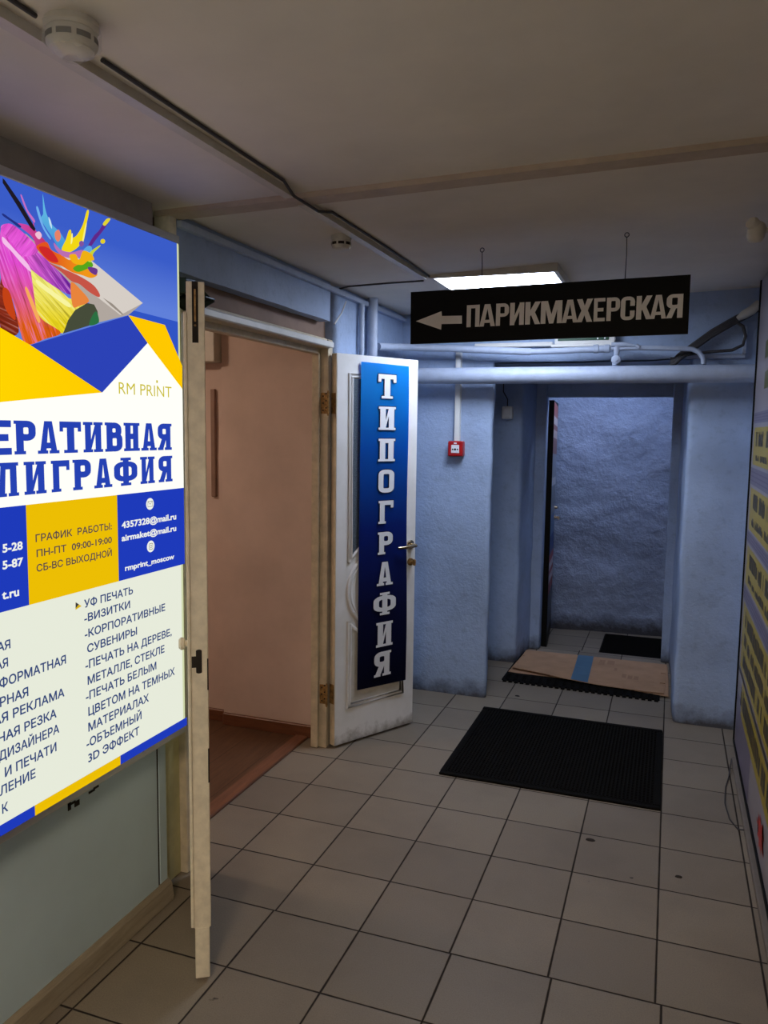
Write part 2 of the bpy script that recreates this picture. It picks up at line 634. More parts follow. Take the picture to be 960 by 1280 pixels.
# ------------------------------------------------------------------ measured lettering and print outlines (metres on the sign faces)
ART = [
    ('canvas_side', [(1.4966, 2.048), (1.5274, 2.0529), (1.5969, 2.021), (1.7476, 2.0369), (1.9659, 1.9588), (1.8995, 1.9153), (1.773, 1.8782), (1.7663, 1.91), (1.7284, 1.9304), (1.6702, 1.9514)]),
    ('canvas_top', [(1.6714, 1.9816), (1.8646, 1.9105), (1.9659, 1.9588), (1.7477, 2.0379), (1.5969, 2.021)]),
    ('yellow_ribbon', [(1.518, 1.9814), (1.5877, 1.9615), (1.662, 1.925), (1.7281, 1.9226), (1.6824, 1.8928), (1.6371, 1.8326), (1.5828, 1.8447), (1.5448, 1.8733), (1.5345, 1.9284)]),
    ('purple_ribbon', [(1.4967, 2.0503), (1.5264, 2.0295), (1.5767, 2.012), (1.6706, 1.9615), (1.671, 1.9355), (1.6207, 1.943), (1.5364, 1.9733), (1.5065, 1.9976)]),
    ('dark_ribbon', [(1.4442, 1.9356), (1.4719, 1.8996), (1.4924, 1.8194), (1.4387, 1.8175)]),
    ('magenta_ribbon', [(1.4495, 2.0483), (1.4849, 2.0544), (1.5137, 2.0221), (1.5361, 1.9663), (1.543, 1.9062), (1.5637, 1.8616), (1.6301, 1.8348), (1.5748, 1.8122), (1.5159, 1.7929), (1.4956, 1.8244), (1.4775, 1.8913), (1.4442, 1.9356)]),
    ('pink_fan', [(1.4616, 2.0601), (1.4912, 2.0627), (1.5518, 2.0351), (1.5574, 2.0151), (1.5126, 1.9988), (1.4833, 2.0201), (1.4494, 2.046)]),
    ('orange_curl', [(1.6722, 1.9668), (1.7067, 1.9525), (1.736, 1.9289), (1.6977, 1.9103), (1.677, 1.9047), (1.6694, 1.9312)]),
    ('tube_end', [(1.6371, 1.8331), (1.6562, 1.869), (1.6826, 1.8979), (1.7281, 1.9226), (1.755, 1.923), (1.7677, 1.9076), (1.773, 1.8782), (1.703, 1.8547)]),
    ('tube_glow', [(1.7336, 1.8663), (1.7502, 1.8972), (1.7645, 1.9045), (1.7714, 1.878)]),
    ('red_shadow', [(1.596, 1.9992), (1.6366, 1.9949), (1.7007, 1.987), (1.753, 1.9732), (1.7773, 1.9538), (1.7715, 1.9449), (1.7368, 1.9524), (1.6999, 1.9666), (1.6709, 1.969), (1.6362, 1.985)]),
    ('magenta_splash', [(1.4945, 2.068), (1.5283, 2.0739), (1.5437, 2.0683), (1.5479, 2.0902), (1.5533, 2.0682), (1.5816, 2.0511), (1.604, 2.0321), (1.6309, 2.0231), (1.5963, 2.0064), (1.5579, 2.027), (1.5398, 2.0511)]),
    ('orange_splash', [(1.5548, 2.031), (1.5881, 2.0478), (1.604, 2.0321), (1.6379, 2.027), (1.6658, 2.0204), (1.6806, 2.0334), (1.6946, 2.0212), (1.7315, 2.0131), (1.7697, 2.0048), (1.7459, 1.9901), (1.7082, 1.9909), (1.6718, 1.9917), (1.6368, 1.9999), (1.5961, 2.0016), (1.564, 2.0189)]),
    ('cyan_splash', [(1.5797, 2.1592), (1.5891, 2.1193), (1.6067, 2.0951), (1.6333, 2.0821), (1.6533, 2.0622), (1.6469, 2.0436), (1.6282, 2.0421), (1.6086, 2.062), (1.583, 2.0846), (1.572, 2.1008), (1.5811, 2.1173)]),
    ('yellow_splash', [(1.7332, 2.1585), (1.7414, 2.1571), (1.7262, 2.1113), (1.7075, 2.0692), (1.6665, 2.0394), (1.6384, 2.0394), (1.6535, 2.0672), (1.665, 2.092), (1.6737, 2.0955), (1.6752, 2.0795), (1.6913, 2.0856), (1.7168, 2.1192)]),
    ('purple_drip', [(1.8067, 2.1549), (1.8255, 2.1606), (1.806, 2.1354), (1.7895, 2.1174), (1.7651, 2.0921), (1.7411, 2.0663), (1.732, 2.0664), (1.7577, 2.1007), (1.7802, 2.1214)]),
    ('yellow_drip', [(1.7943, 2.1404), (1.8109, 2.158), (1.8255, 2.1606), (1.8046, 2.1387)]),
    ('blue_splash', [(1.6983, 2.0219), (1.7105, 2.0496), (1.7336, 2.0698), (1.7488, 2.068), (1.744, 2.0413), (1.7243, 2.022)]),
    ('green_splash', [(1.6758, 2.0024), (1.7094, 2.0216), (1.7398, 2.0327), (1.7509, 2.022), (1.7276, 2.0098), (1.6937, 1.9958)]),
    ('violet_base', [(1.7316, 2.0157), (1.7662, 2.0172), (1.7617, 2.0008), (1.7388, 2.0043)]),
    ('yellow_spot', [(1.8007, 2.0964), (1.7993, 2.0929), (1.7956, 2.0899), (1.7908, 2.0879), (1.786, 2.0877), (1.7826, 2.0893), (1.7815, 2.0921), (1.7829, 2.0956), (1.7864, 2.0987), (1.7913, 2.1006), (1.796, 2.1008), (1.7995, 2.0993)]),
    ('lime_drip', [(1.7285, 2.033), (1.7407, 2.056), (1.7763, 2.0801), (1.7786, 2.0775), (1.7521, 2.0543), (1.7436, 2.0309)]),
    ('brush_stem', [(1.4547, 2.1592), (1.4603, 2.1573), (1.5058, 2.1185), (1.5501, 2.0698), (1.5467, 2.0629), (1.5343, 2.0684), (1.4934, 2.1107), (1.4542, 2.149)]),
    ('pink_drip', [(1.5065, 2.1337), (1.5108, 2.1357), (1.5267, 2.108), (1.5479, 2.0902), (1.5444, 2.0838), (1.5223, 2.1046)]),
    ('blue_drop', [(1.5541, 2.1174), (1.5607, 2.1214), (1.5764, 2.0831), (1.5985, 2.0597), (1.5931, 2.0575), (1.5699, 2.0815)]),
    ('blue_whip', [(1.451, 2.0806), (1.474, 2.0743), (1.5034, 2.0656), (1.4971, 2.0605), (1.4737, 2.0684), (1.4508, 2.0752)]),
    ('print_yellow', [(1.4387, 1.8175), (1.5159, 1.7915), (1.7663, 1.6911), (1.431, 1.6526)]),
    ('print_blue', [(1.5159, 1.7915), (1.8819, 1.9112), (1.9681, 1.8444), (1.7663, 1.6911)]),
    ('print_yellow', [(1.8906, 1.9124), (2.0539, 1.9071), (2.142, 1.7917), (2.1403, 1.7201), (1.9681, 1.8444), (1.8836, 1.9114)]),
]
EXTRA = [
    ('pink_light', [(1.4486, 2.028), (1.4827, 2.0063), (1.5212, 1.982), (1.5298, 1.9651), (1.5025, 1.9784), (1.4706, 2.0015), (1.4479, 2.0145)]),
    ('dark_ribbon2', [(1.4432, 1.9129), (1.4605, 1.9091), (1.4737, 1.8747), (1.4754, 1.845), (1.4524, 1.8602), (1.4419, 1.8857)]),
    ('lilac_splash', [(1.6081, 2.0498), (1.6315, 2.0379), (1.6701, 2.0402), (1.7069, 2.0539), (1.7193, 2.0474), (1.684, 2.0281), (1.6378, 2.0236), (1.6123, 2.0363)]),
    ('red_splash', [(1.558, 2.0294), (1.5874, 2.0333), (1.6116, 2.0192), (1.6198, 2.0053), (1.5928, 2.0033), (1.567, 2.0148)]),
    ('gold_splash', [(1.659, 2.0299), (1.6822, 2.0377), (1.6948, 2.0262), (1.7105, 2.0522), (1.7405, 2.0508), (1.7515, 2.0376), (1.7284, 2.0304), (1.7055, 2.0157), (1.6727, 2.0143)]),
    ('pink_glint', [(1.5451, 2.056), (1.5583, 2.0656), (1.5669, 2.0582), (1.5574, 2.0466)]),
    ('sky_glint', [(1.5906, 2.1078), (1.5988, 2.0979), (1.6008, 2.0817), (1.5932, 2.0918)]),
    ('pale_glint', [(1.6683, 2.0843), (1.6726, 2.0853), (1.6704, 2.066), (1.6645, 2.0598)]),
    ('pale_glint2', [(1.719, 2.1172), (1.7252, 2.1237), (1.7131, 2.0805), (1.7054, 2.0712)]),
    ('violet_blob', [(1.6951, 2.0705), (1.7056, 2.0763), (1.7127, 2.0703), (1.705, 2.0616), (1.6962, 2.0617)]),
    ('orange_blob', [(1.6091, 2.0741), (1.6231, 2.0846), (1.6293, 2.0691), (1.6198, 2.0548), (1.6106, 2.06)]),
    ('crease', [(1.7793, 1.9446), (1.8193, 1.9338), (1.8647, 1.9121), (1.8578, 1.9101), (1.8134, 1.9275)]),
    ('yellow_light', [(1.5449, 1.9491), (1.5998, 1.9298), (1.6542, 1.9088), (1.6468, 1.9002), (1.5926, 1.9189), (1.5476, 1.9377)]),
    ('orange_light', [(1.5124, 1.9247), (1.5328, 1.8905), (1.5505, 1.855), (1.5425, 1.8492), (1.5248, 1.8799), (1.506, 1.919)]),
]
WHITE_TOP = [(1.431, 1.6526), (1.7663, 1.6911), (1.9681, 1.8444), (2.1403, 1.7201)]
BANDS = {'top': [(1.4199, 1.4135), (1.4864, 1.4103), (1.818, 1.4065), (2.135, 1.4045)], 'bot': [(1.4084, 1.1669), (1.4832, 1.166), (1.8157, 1.1634), (2.1369, 1.1624)]}
STRIPE = {'top': [(1.3845, 0.6548), (1.48, 0.6538), (1.8069, 0.653), (2.1264, 0.6545)], 'bot': [(1.3834, 0.631), (1.4789, 0.6301), (1.806, 0.6256), (2.1258, 0.6258)]}
LOGO = [
    ('RM PRINT', 1.8336, 2.0816, 1.6911, 0.0343),
]
LOGO_DOT = (2.0088, 1.7362)
HOURS = [
    ('ГРАФИК  РАБОТЫ:', 1.511, 1.7912, 1.3156, 0.0183),
    ('ПН-ПТ  09:00-19:00', 1.5126, 1.7899, 1.278, 0.0178),
    ('СБ-ВС ВЫХОДНОЙ', 1.5111, 1.7886, 1.2414, 0.0178),
]
CONTACT = [
    ('4357328@mail.ru', 1.8346, 2.095, 1.3132, 0.0188),
    ('airmaket@mail.ru', 1.8333, 2.0941, 1.2765, 0.0177),
    ('rmprint_moscow', 1.8453, 2.0813, 1.1892, 0.0162),
    ('5-28', 1.4089, 1.4679, 1.304, 0.0197),
    ('5-87', 1.4071, 1.4674, 1.2647, 0.0198),
    ('t.ru', 1.4026, 1.4518, 1.194, 0.0207),
]
ICONS = [(1.9646, 1.3719), (1.9647, 1.2439)] # radius 0.0173
SERVICES = [
    ('УФ ПЕЧАТЬ', 1.6915, 1.8955, 1.1123, 0.0215),
    ('-ВИЗИТКИ', 1.6901, 1.8808, 1.0729, 0.0215),
    ('-КОРПОРАТИВНЫЕ', 1.6902, 2.0505, 1.029, 0.0222),
    ('СУВЕНИРЫ', 1.6982, 1.9103, 0.9862, 0.0224),
    ('-ПЕЧАТЬ НА ДЕРЕВЕ,', 1.6896, 2.0827, 0.942, 0.023),
    ('МЕТАЛЛЕ, СТЕКЛЕ', 1.6967, 2.0435, 0.897, 0.0232),
    ('-ПЕЧАТЬ БЕЛЫМ', 1.6881, 2.0007, 0.8548, 0.0231),
    ('ЦВЕТОМ НА ТЕМНЫХ', 1.6961, 2.0953, 0.8094, 0.0239),
    ('МАТЕРИАЛАХ', 1.6945, 1.96, 0.7654, 0.024),
    ('-ОБЪЕМНЫЙ', 1.6858, 1.9236, 0.7221, 0.024),
    ('3D ЭФФЕКТ', 1.6912, 1.9116, 0.6786, 0.0241),
]
SERVICES_LEFT = [
    ('АЯ', 1.3958, 1.4342, 1.068, 0.0214),
    ('АЯ', 1.3885, 1.4254, 1.0255, 0.0214),
    ('ФОРМАТНАЯ', 1.3984, 1.6161, 0.9798, 0.0227),
    ('РНАЯ', 1.3976, 1.4848, 0.934, 0.0227),
    ('АЯ РЕКЛАМА', 1.3759, 1.6068, 0.8942, 0.0226),
    ('НАЯ РЕЗКА', 1.3882, 1.5766, 0.8476, 0.0229),
    ('ДИЗАЙНЕРА', 1.3882, 1.5845, 0.8039, 0.0229),
    ('И ПЕЧАТИ', 1.4044, 1.573, 0.7583, 0.0232),
    ('ЛЕНИЕ', 1.3876, 1.499, 0.718, 0.0231),
    ('К', 1.3921, 1.4091, 0.6715, 0.0232),
]
ARROW_MARK = [(1.658, 1.1344), (1.6572, 1.1139), (1.6805, 1.1194)]
HEAD1 = (1.5308, 1.6109, [('Е', 1.3846, 1.4462), ('Р', 1.454, 1.5222), ('А', 1.5273, 1.6), ('Т', 1.6021, 1.6796), ('И', 1.687, 1.7636), ('В', 1.7717, 1.8449), ('Н', 1.8509, 1.922), ('А', 1.9284, 2.0022), ('Я', 2.0081, 2.0786)])
HEAD2 = (1.4333, 1.5127, [('Л', 1.3973, 1.4638), ('И', 1.4803, 1.5521), ('Г', 1.5688, 1.6334), ('Р', 1.6446, 1.7132), ('А', 1.7248, 1.7978), ('Ф', 1.8061, 1.908), ('И', 1.9217, 1.9906), ('Я', 2.0092, 2.0801)])
HSIGN = [(-1.0227, 1.9506), (0.0347, 1.9614), (0.0339, 2.1705), (-1.0245, 2.1579)]
HARROW = [(-1.0003, 2.041), (-0.8933, 2.0767), (-0.8913, 2.0577), (-0.8089, 2.0563), (-0.8081, 2.0251), (-0.8923, 2.0263), (-0.8935, 2.0043)]
HTEXT = [('П', -0.7893, -0.7375), ('А', -0.7375, -0.6751), ('Р', -0.6719, -0.6214), ('И', -0.6167, -0.5622), ('К', -0.5575, -0.4991), ('М', -0.4976, -0.4173), ('А', -0.4173, -0.3592), ('Х', -0.3636, -0.3047), ('Е', -0.3003, -0.2596), ('Р', -0.2538, -0.2063), ('С', -0.2035, -0.1537), ('К', -0.1481, -0.0934), ('А', -0.099, -0.0435), ('Я', -0.0435, 0.0126)] # z [(-0.7882, 2.0104), (-0.7903, 2.096), (0.0129, 2.019), (0.0088, 2.1042)]
DSIGN = [(0.1406, 1.9327), (0.4558, 1.9291), (0.4683, 0.2665), (0.134, 0.2789)]
DTEXT = [('Т', 0.2466, 0.3652, 1.7597, 1.8788), ('И', 0.2505, 0.3638, 1.6015, 1.7184), ('П', 0.2515, 0.3638, 1.4431, 1.5576), ('О', 0.2553, 0.3623, 1.2833, 1.401), ('Г', 0.2591, 0.3607, 1.1244, 1.242), ('Р', 0.2572, 0.3591, 0.9657, 1.081), ('А', 0.2523, 0.3605, 0.8034, 0.9253), ('Ф', 0.2313, 0.3831, 0.6487, 0.7659), ('И', 0.2512, 0.3632, 0.4812, 0.611), ('Я', 0.2403, 0.3554, 0.3236, 0.4542)]


# ------------------------------------------------------------------ the setting
YB = -3.0            # the corridor runs on behind the camera
b = MB(); b.box((-1.72, YB, -0.06), (0.46, 5.86, 0.0)); struct(b, 'floor', M_TILE)
b = MB(); b.box((-2.6, 5.86, -0.1), (1.6, 6.9, -0.04)); struct(b, 'floor_beyond', M_TILE)
b = MB(); b.box((-4.4, 1.2, -0.06), (-1.78, 4.2, 0.002)); struct(b, 'floor_room', M_PARQ)
b = MB(); b.box((-1.782, 2.3, -0.05), (-1.712, 3.60, 0.012), 0.004); struct(b, 'trim_1', M_THR)

# ceiling, tilted slightly
b = MB()
b.prism([(-1.85, YB, zc(-1.85)), (0.46, YB, zc(0.46)), (0.46, YB, zc(0.46) + 0.1), (-1.85, YB, zc(-1.85) + 0.1)], (0, 4.62 - YB, 0))
struct(b, 'ceiling', M_CEIL)
b = MB(); b.box((-2.6, 4.66, 2.36), (1.6, 6.95, 2.45)); struct(b, 'ceiling_beyond', M_CEIL)
b = MB(); b.box((-4.4, 1.2, 2.42), (-1.86, 4.2, 2.5)); struct(b, 'ceiling_room', M_CEIL)

# left wall: panelled length with the backlit sign, a joint, a short strip
b = MB()
b.box((-1.70, YB, 0.0), (-1.545, 2.098, 2.20), 0.002)
b.box((-1.70, 2.110, 0.0), (-1.547, 2.15, 2.20), 0.002)
struct(b, 'wall_left', M_PANEL)
b = MB(); b.box((-1.68, 2.096, 0.0), (-1.550, 2.112, 2.19)); struct(b, 'wall_left_joint_shade', M_DARK)  # dark filler painting the shade inside the open panel gap
b = MB()
b.grid(lambda u, v: Vector((-1.543, YB + u * (2.122 - YB), 2.19 + v * 0.14)), 90, 4)
b.grid(lambda u, v: Vector((-1.543 - u * 0.2, 2.122, 2.19 + v * 0.14)), 5, 4)
bmesh.ops.remove_doubles(b.bm, verts=b.bm.verts, dist=0.001)
b.rough(0.004, 6)
struct(b, 'wall_left_upper', M_DULL)
b = MB()
b.box((-1.78, 2.15, 2.02), (-1.66, 2.30, 2.34)); struct(b, 'wall_left_recess', M_DULL)
# casing beside the sign
b = MB()
b.box((-1.66, 2.155, 0.0), (-1.588, 2.225, 2.12), 0.003)
b.box((-1.66, 2.225, 0.0), (-1.597, 2.30, 2.12), 0.003)
struct(b, 'trim_2', M_CASE)
b = MB(); b.box((-1.60, 2.205, 2.12), (-1.540, 2.245, 2.285), 0.003); struct(b, 'trim_3', M_OLD)
# lintel over the side doorway
b = MB()
b.grid(lambda u, v: Vector((-1.545, 2.245 + u * 1.235, 2.108 + v * 0.19)), 50, 8)
b.grid(lambda u, v: Vector((-1.545 - u * 0.055, 2.245 + v * 1.235, 2.108)), 2, 50)
b.grid(lambda u, v: Vector((-1.545 - u * 0.055, 3.48, 2.108 + v * 0.19)), 2, 8)
bmesh.ops.remove_doubles(b.bm, verts=b.bm.verts, dist=0.001)
b.rough(0.002, 7)
struct(b, 'wall_left_lintel', plaster_mat('lintel_plaster', (160, 178, 208), 0.003, False))
b = MB(); b.box((-1.65, 2.25, 2.03), (-1.612, 3.60, 2.33)); struct(b, 'wall_left_transom', M_BROWNB)
# left wall beyond the doorway
b = MB()
pts = [(-1.652, 3.572), (-1.565, 3.572), (-1.552, 3.585), (-1.552, 4.62)]
def PW(u, v):
    L = [0.087, 0.018, 1.035]
    d = u * sum(L)
    for i, l in enumerate(L):
        if d <= l + 1e-9 or i == 2:
            t = min(d / l, 1)
            p, q = pts[i], pts[i + 1]
            return Vector((p[0] + (q[0] - p[0]) * t, p[1] + (q[1] - p[1]) * t, v * 2.31))
        d -= l
b.grid(PW, 60, 60)
b.rough(0.003, 5)
struct(b, 'wall_left_far', M_BLUE, 50)
# door frame of the side doorway
b = MB()
b.box((-1.650, 3.502, 0.0), (-1.612, 3.57, 2.03), 0.003)
b.box((-1.612, 3.518, 0.0), (-1.570, 3.57, 2.03), 0.003)
b.box((-1.655, 2.30, 0.0), (-1.570, 2.345, 2.03), 0.003)
b.box((-1.612, 2.345, 1.985), (-1.560, 3.518, 2.012), 0.004)
b.box((-1.645, 2.345, 2.012), (-1.575, 3.518, 2.032), 0.003)
b.box((-1.655, 2.345, 1.960), (-1.612, 3.505, 2.012), 0.003)
struct(b, 'door_1', M_FRAME)
b = MB(); b.box((-1.560, 2.345, 1.988), (-1.545, 3.53, 2.016), 0.004); struct(b, 'trim_4', M_WHITE)

# side room behind the doorway
b = MB()
b.grid(lambda u, v: Vector((-2.225 + u * 0.575, 3.622, v * 2.42)), 14, 50)
b.grid(lambda u, v: Vector((-2.225, 3.622 + u * 0.035, v * 2.42)), 2, 50)
b.grid(lambda u, v: Vector((-4.4 + u * 2.175, 3.657, v * 2.42)), 30, 50)
bmesh.ops.remove_doubles(b.bm, verts=b.bm.verts, dist=0.001)
b.rough(0.0025, 6)
struct(b, 'wall_room_right', M_PINK, 50)
b = MB(); b.box((-4.5, 1.2, 0), (-4.4, 3.7, 2.42)); struct(b, 'wall_room_back', M_PINK)
b = MB(); b.box((-4.4, 1.1, 0), (-1.705, 1.2, 2.42)); struct(b, 'wall_room_left', M_PINK)
b = MB(); b.box((-1.80, 1.2, 0), (-1.702, 2.30, 2.42)); struct(b, 'wall_room_front', M_PINK)
b = MB()
b.box((-2.22, 3.598, 0.0), (-1.655, 3.619, 0.066), 0.004)
b.box((-3.6, 3.633, 0.0), (-2.222, 3.652, 0.066), 0.004)
struct(b, 'baseboard_room', M_SKIRTR)
b = MB()
b.box((-1.548, YB, 0.0), (-1.522, 2.15, 0.012), 0.003)
b.prism([(-1.548, YB, 0.012), (-1.522, YB, 0.012), (-1.530, YB, 0.06), (-1.540, YB, 0.072), (-1.548, YB, 0.072)], (0, 2.15 - YB, 0))
struct(b, 'baseboard_left', M_SKIRT)

# right wall
b = MB(); b.box((0.40, YB, 0), (0.50, 4.62, 2.45)); struct(b, 'wall_right', M_BLUE)
b = MB()
b.box((0.345, YB, 0.0), (0.372, 4.10, 0.028), 0.003)
b.box((0.366, YB, 0.02), (0.40, 4.10, 0.05), 0.003)
struct(b, 'baseboard_right', plain('grey_skirting', (118, 110, 102), 0.6))
b = MB(); b.box((-1.75, YB - 0.1, 0), (0.5, YB, 2.5)); struct(b, 'wall_rear', M_DULL)


# far wall: two piers, a niche, a header with the doorway in it
def rounded(pts, r=0.03):
    out = [Vector(pts[0])]
    for i in range(1, len(pts) - 1):
        p, a, c = Vector(pts[i]), Vector(pts[i - 1]), Vector(pts[i + 1])
        d1, d2 = (a - p).normalized(), (c - p).normalized()
        s_, e_ = p + d1 * r, p + d2 * r
        for k in range(5):
            t = k / 4
            out.append((1 - t) ** 2 * s_ + 2 * t * (1 - t) * p + t * t * e_)
    out.append(Vector(pts[-1]))
    res = [out[0]]
    for p, q in zip(out, out[1:]):
        n = max(1, int((q - p).length / 0.04))
        for k in range(1, n + 1):
            res.append(p.lerp(q, k / n))
    return res


def path_wall(b, pts, z0, z1, flare=0.0):
    P = rounded(pts)
    n = len(P) - 1
    m = int((z1 - z0) / 0.045)
    return b.grid(lambda u, v: Vector((P[round(u * n)].x, P[round(u * n)].y - flare * math.exp(-((z0 + v * (z1 - z0)) / 0.12)), z0 + v * (z1 - z0))), n, m)


b = MB()
path_wall(b, [(-1.62, 4.57), (-0.985, 4.57), (-1.03, 4.80), (-1.22, 4.92), (-1.22, 5.37), (-0.958, 5.37), (-0.930, 5.79), (-0.90, 5.79)], 0.0, 2.0, 0.012)
path_wall(b, [(0.045, 5.79), (0.052, 5.79), (0.060, 5.37), (0.072, 4.57), (0.42, 4.57)], 0.0, 2.0, 0.012)
b.grid(lambda u, v: Vector((-1.62 + u * 2.04, 4.57, 2.0 + v * 0.40)), 44, 9)
b.grid(lambda u, v: Vector((-1.24 + u * 1.33, 4.57 + v * 0.82, 1.992)), 30, 18)
b.grid(lambda u, v: Vector((-0.98 + u * 1.06, 5.37, 1.945 + v * 0.06)), 24, 2)
b.grid(lambda u, v: Vector((-0.98 + u * 1.06, 5.37 + v * 0.44, 1.945)), 24, 10)
b.rough(0.007, 4.5)
struct(b, 'wall_far', M_BLUE, 60)
b = MB()
b.box((-0.945, 5.765, 0.0), (-0.858, 5.86, 1.96), 0.005)
b.box((-0.006, 5.765, 0.0), (0.062, 5.86, 1.96), 0.005)
b.box((-0.857, 5.766, 1.852), (-0.007, 5.86, 1.96), 0.005)
struct(b, 'door_2', M_BLUE)
b = MB()
b.box((-2.6, 5.80, -0.1), (-0.93, 5.86, 2.45))
b.box((0.05, 5.80, -0.1), (1.6, 5.86, 2.45))
b.box((-0.93, 5.80, 1.95), (0.05, 5.86, 2.45))
struct(b, 'wall_beyond_near', M_BLUE)
b = MB()
b.grid(lambda u, v: Vector((-2.6 + u * 4.2, 6.48 + u * 0.34, -0.06 + v * 2.5)), 190, 110)
for v_ in b.bm.verts:
    c = v_.co
    v_.co.y += 0.022 * noise.noise(Vector((c.x * 3, 0, c.z * 4))) + 0.008 * noise.fractal(Vector((c.x * 13, 0.3, c.z * 16)), 0.8, 2.1, 4)
struct(b, 'wall_beyond', M_BLUE2, 80)
b = MB(); b.box((-2.7, 5.8, -0.1), (-2.6, 6.95, 2.45)); struct(b, 'wall_beyond_left', M_BLUE)
b = MB(); b.box((1.6, 5.8, -0.1), (1.7, 6.95, 2.45)); struct(b, 'wall_beyond_right', M_BLUE)


def mi(b, k):
    for f in b.new:
        f.material_index = k
    b.new = []


# ------------------------------------------------------------------ backlit sign on the left wall
FX = -1.470
sg = root('illuminated_sign', 'large backlit printing-shop sign in blue, yellow and white on the left wall', 'sign', (-1.545, 1.545, 0.60))
b = MB(); b.box((-1.545, 0.94, 0.602), (-1.478, 2.146, 2.188), 0.003)
b.done('housing', M_ALU, sg)
b = MB()
b.box((-1.545, 0.935, 0.600), (-1.466, 2.150, 0.6255), 0.002)
b.box((-1.545, 0.935, 2.166), (-1.466, 2.150, 2.190), 0.002)
b.box((-1.545, 0.935, 0.6255), (-1.466, 0.955, 2.166), 0.002)
b.done('frame', M_ALU, sg)
b = MB(); b.box((-1.545, 2.1405, 0.6255), (-1.468, 2.150, 2.166), 0.002)
b.done('end_strip', glow('lit_acrylic_edge', (206, 214, 170), 1.0), sg)
b = MB(); b.box((-1.478, 0.955, 0.6255), (FX, 2.1405, 2.166))
b.done('light_panel', glow('backlit_white', (250, 252, 240), 1.05, (226, 230, 214), 'z', 1.19, 1.17), sg)

INK = {
    'blue_bg': glow('ink_sky_blue', (58, 92, 200), 1.0, (96, 128, 218), 'z', 2.10, 1.95),
    'blue_low': glow('ink_blue_low', (48, 84, 196)),
    'print_blue': glow('ink_royal_blue', (44, 66, 182)),
    'print_yellow': glow('ink_yellow', (255, 200, 0), 1.0, (255, 212, 0), 'y', 1.9, 1.4),
    'canvas_side': glow('ink_canvas_grey', (176, 166, 158)),
    'canvas_top': glow('ink_canvas', (214, 206, 198)),
    'yellow_ribbon': glow('ink_ribbon_yellow', (235, 214, 30), 1.0, (240, 236, 120), 'z', 1.86, 1.97, -35),
    'purple_ribbon': glow('ink_purple', (120, 40, 168), 1.0, (226, 96, 214), 'y', 1.66, 1.53, -40),
    'dark_ribbon': glow('ink_brick', (128, 40, 22), 1.0, (150, 50, 30), 'z', 1.8, 1.95, -15),
    'magenta_ribbon': glow('ink_magenta', (226, 96, 18), 1.0, (224, 72, 206), 'z', 1.84, 1.98, -66),
    'pink_fan': glow('ink_pink', (236, 92, 222), 1.0, (226, 80, 210), 'z', 2.0, 2.06, 50),
    'orange_curl': glow('ink_orange', (232, 132, 60)),
    'tube_end': glow('ink_tube', (70, 76, 58)),
    'tube_glow': glow('ink_tube_green', (44, 112, 66)),
    'red_shadow': glow('ink_red_shadow', (198, 84, 70)),
    'magenta_splash': glow('ink_crimson', (190, 44, 92), 1.0, (206, 70, 170), 'y', 1.60, 1.50),
    'orange_splash': glow('ink_orange_paint', (226, 84, 28), 1.0, (240, 150, 24), 'y', 1.60, 1.72),
    'cyan_splash': glow('ink_cyan', (96, 182, 226), 1.0, (70, 150, 216), 'z', 2.12, 2.05),
    'yellow_splash': glow('ink_paint_yellow', (242, 216, 22)),
    'purple_drip': glow('ink_violet', (96, 40, 136)),
    'yellow_drip': glow('ink_paint_yellow2', (226, 212, 50)),
    'blue_splash': glow('ink_paint_blue', (92, 168, 226)),
    'green_splash': glow('ink_green', (86, 166, 28)),
    'violet_base': glow('ink_violet2', (106, 54, 140)),
    'yellow_spot': glow('ink_paint_yellow3', (226, 206, 40)),
    'lime_drip': glow('ink_lime', (196, 210, 60)),
    'brush_stem': glow('ink_black', (30, 26, 36)),
    'pink_drip': glow('ink_pink2', (196, 110, 196)),
    'blue_drop': glow('ink_drop', (112, 176, 236)),
    'blue_whip': glow('ink_dark_blue', (34, 48, 130)),
    'pink_light': glow('ink_pale_pink', (244, 190, 234)),
    'dark_ribbon2': glow('ink_rust', (196, 66, 22)),
    'lilac_splash': glow('ink_lilac', (186, 110, 180)),
    'red_splash': glow('ink_red', (206, 40, 40)),
    'gold_splash': glow('ink_gold', (240, 176, 20)),
    'pink_glint': glow('ink_rose', (240, 190, 214)),
    'sky_glint': glow('ink_pale_sky', (196, 226, 244)),
    'pale_glint': glow('ink_lemon', (250, 244, 150)),
    'pale_glint2': glow('ink_lemon2', (250, 240, 130)),
    'violet_blob': glow('ink_violet3', (128, 84, 160)),
    'orange_blob': glow('ink_salmon', (232, 130, 104)),
    'crease': glow('ink_crease', (150, 140, 130)),
    'yellow_light': glow('ink_lemon3', (248, 244, 160)),
    'orange_light': glow('ink_apricot', (246, 170, 90)),
}
keys = list(INK)
b = MB()
b.poly([(FX + 0.0004, 0.955, 1.60), (FX + 0.0004, 2.1405, 1.60), (FX + 0.0004, 2.1405, 2.166), (FX + 0.0004, 0.955, 2.166)])
mi(b, keys.index('blue_bg'))
b.poly([(FX + 0.0008, y, z) for y, z in [(1.905, 1.932), (2.1405, 1.928), (2.1405, 1.70), (1.9, 1.70)]])
mi(b, keys.index('blue_low'))
lay = 0.0012
def flow(pts, n=5):
    """closed smooth curve through the points"""
    out = []
    N = len(pts)
    for i in range(N):
        p0, p1, p2, p3 = [Vector(pts[(i + k) % N]) for k in (-1, 0, 1, 2)]
        for k in range(n):
            t = k / n
            out.append(tuple(0.5 * ((2 * p1) + (p2 - p0) * t + (2 * p0 - 5 * p1 + 4 * p2 - p3) * t * t + (3 * p1 - p0 - 3 * p2 + p3) * t ** 3)))
    return out


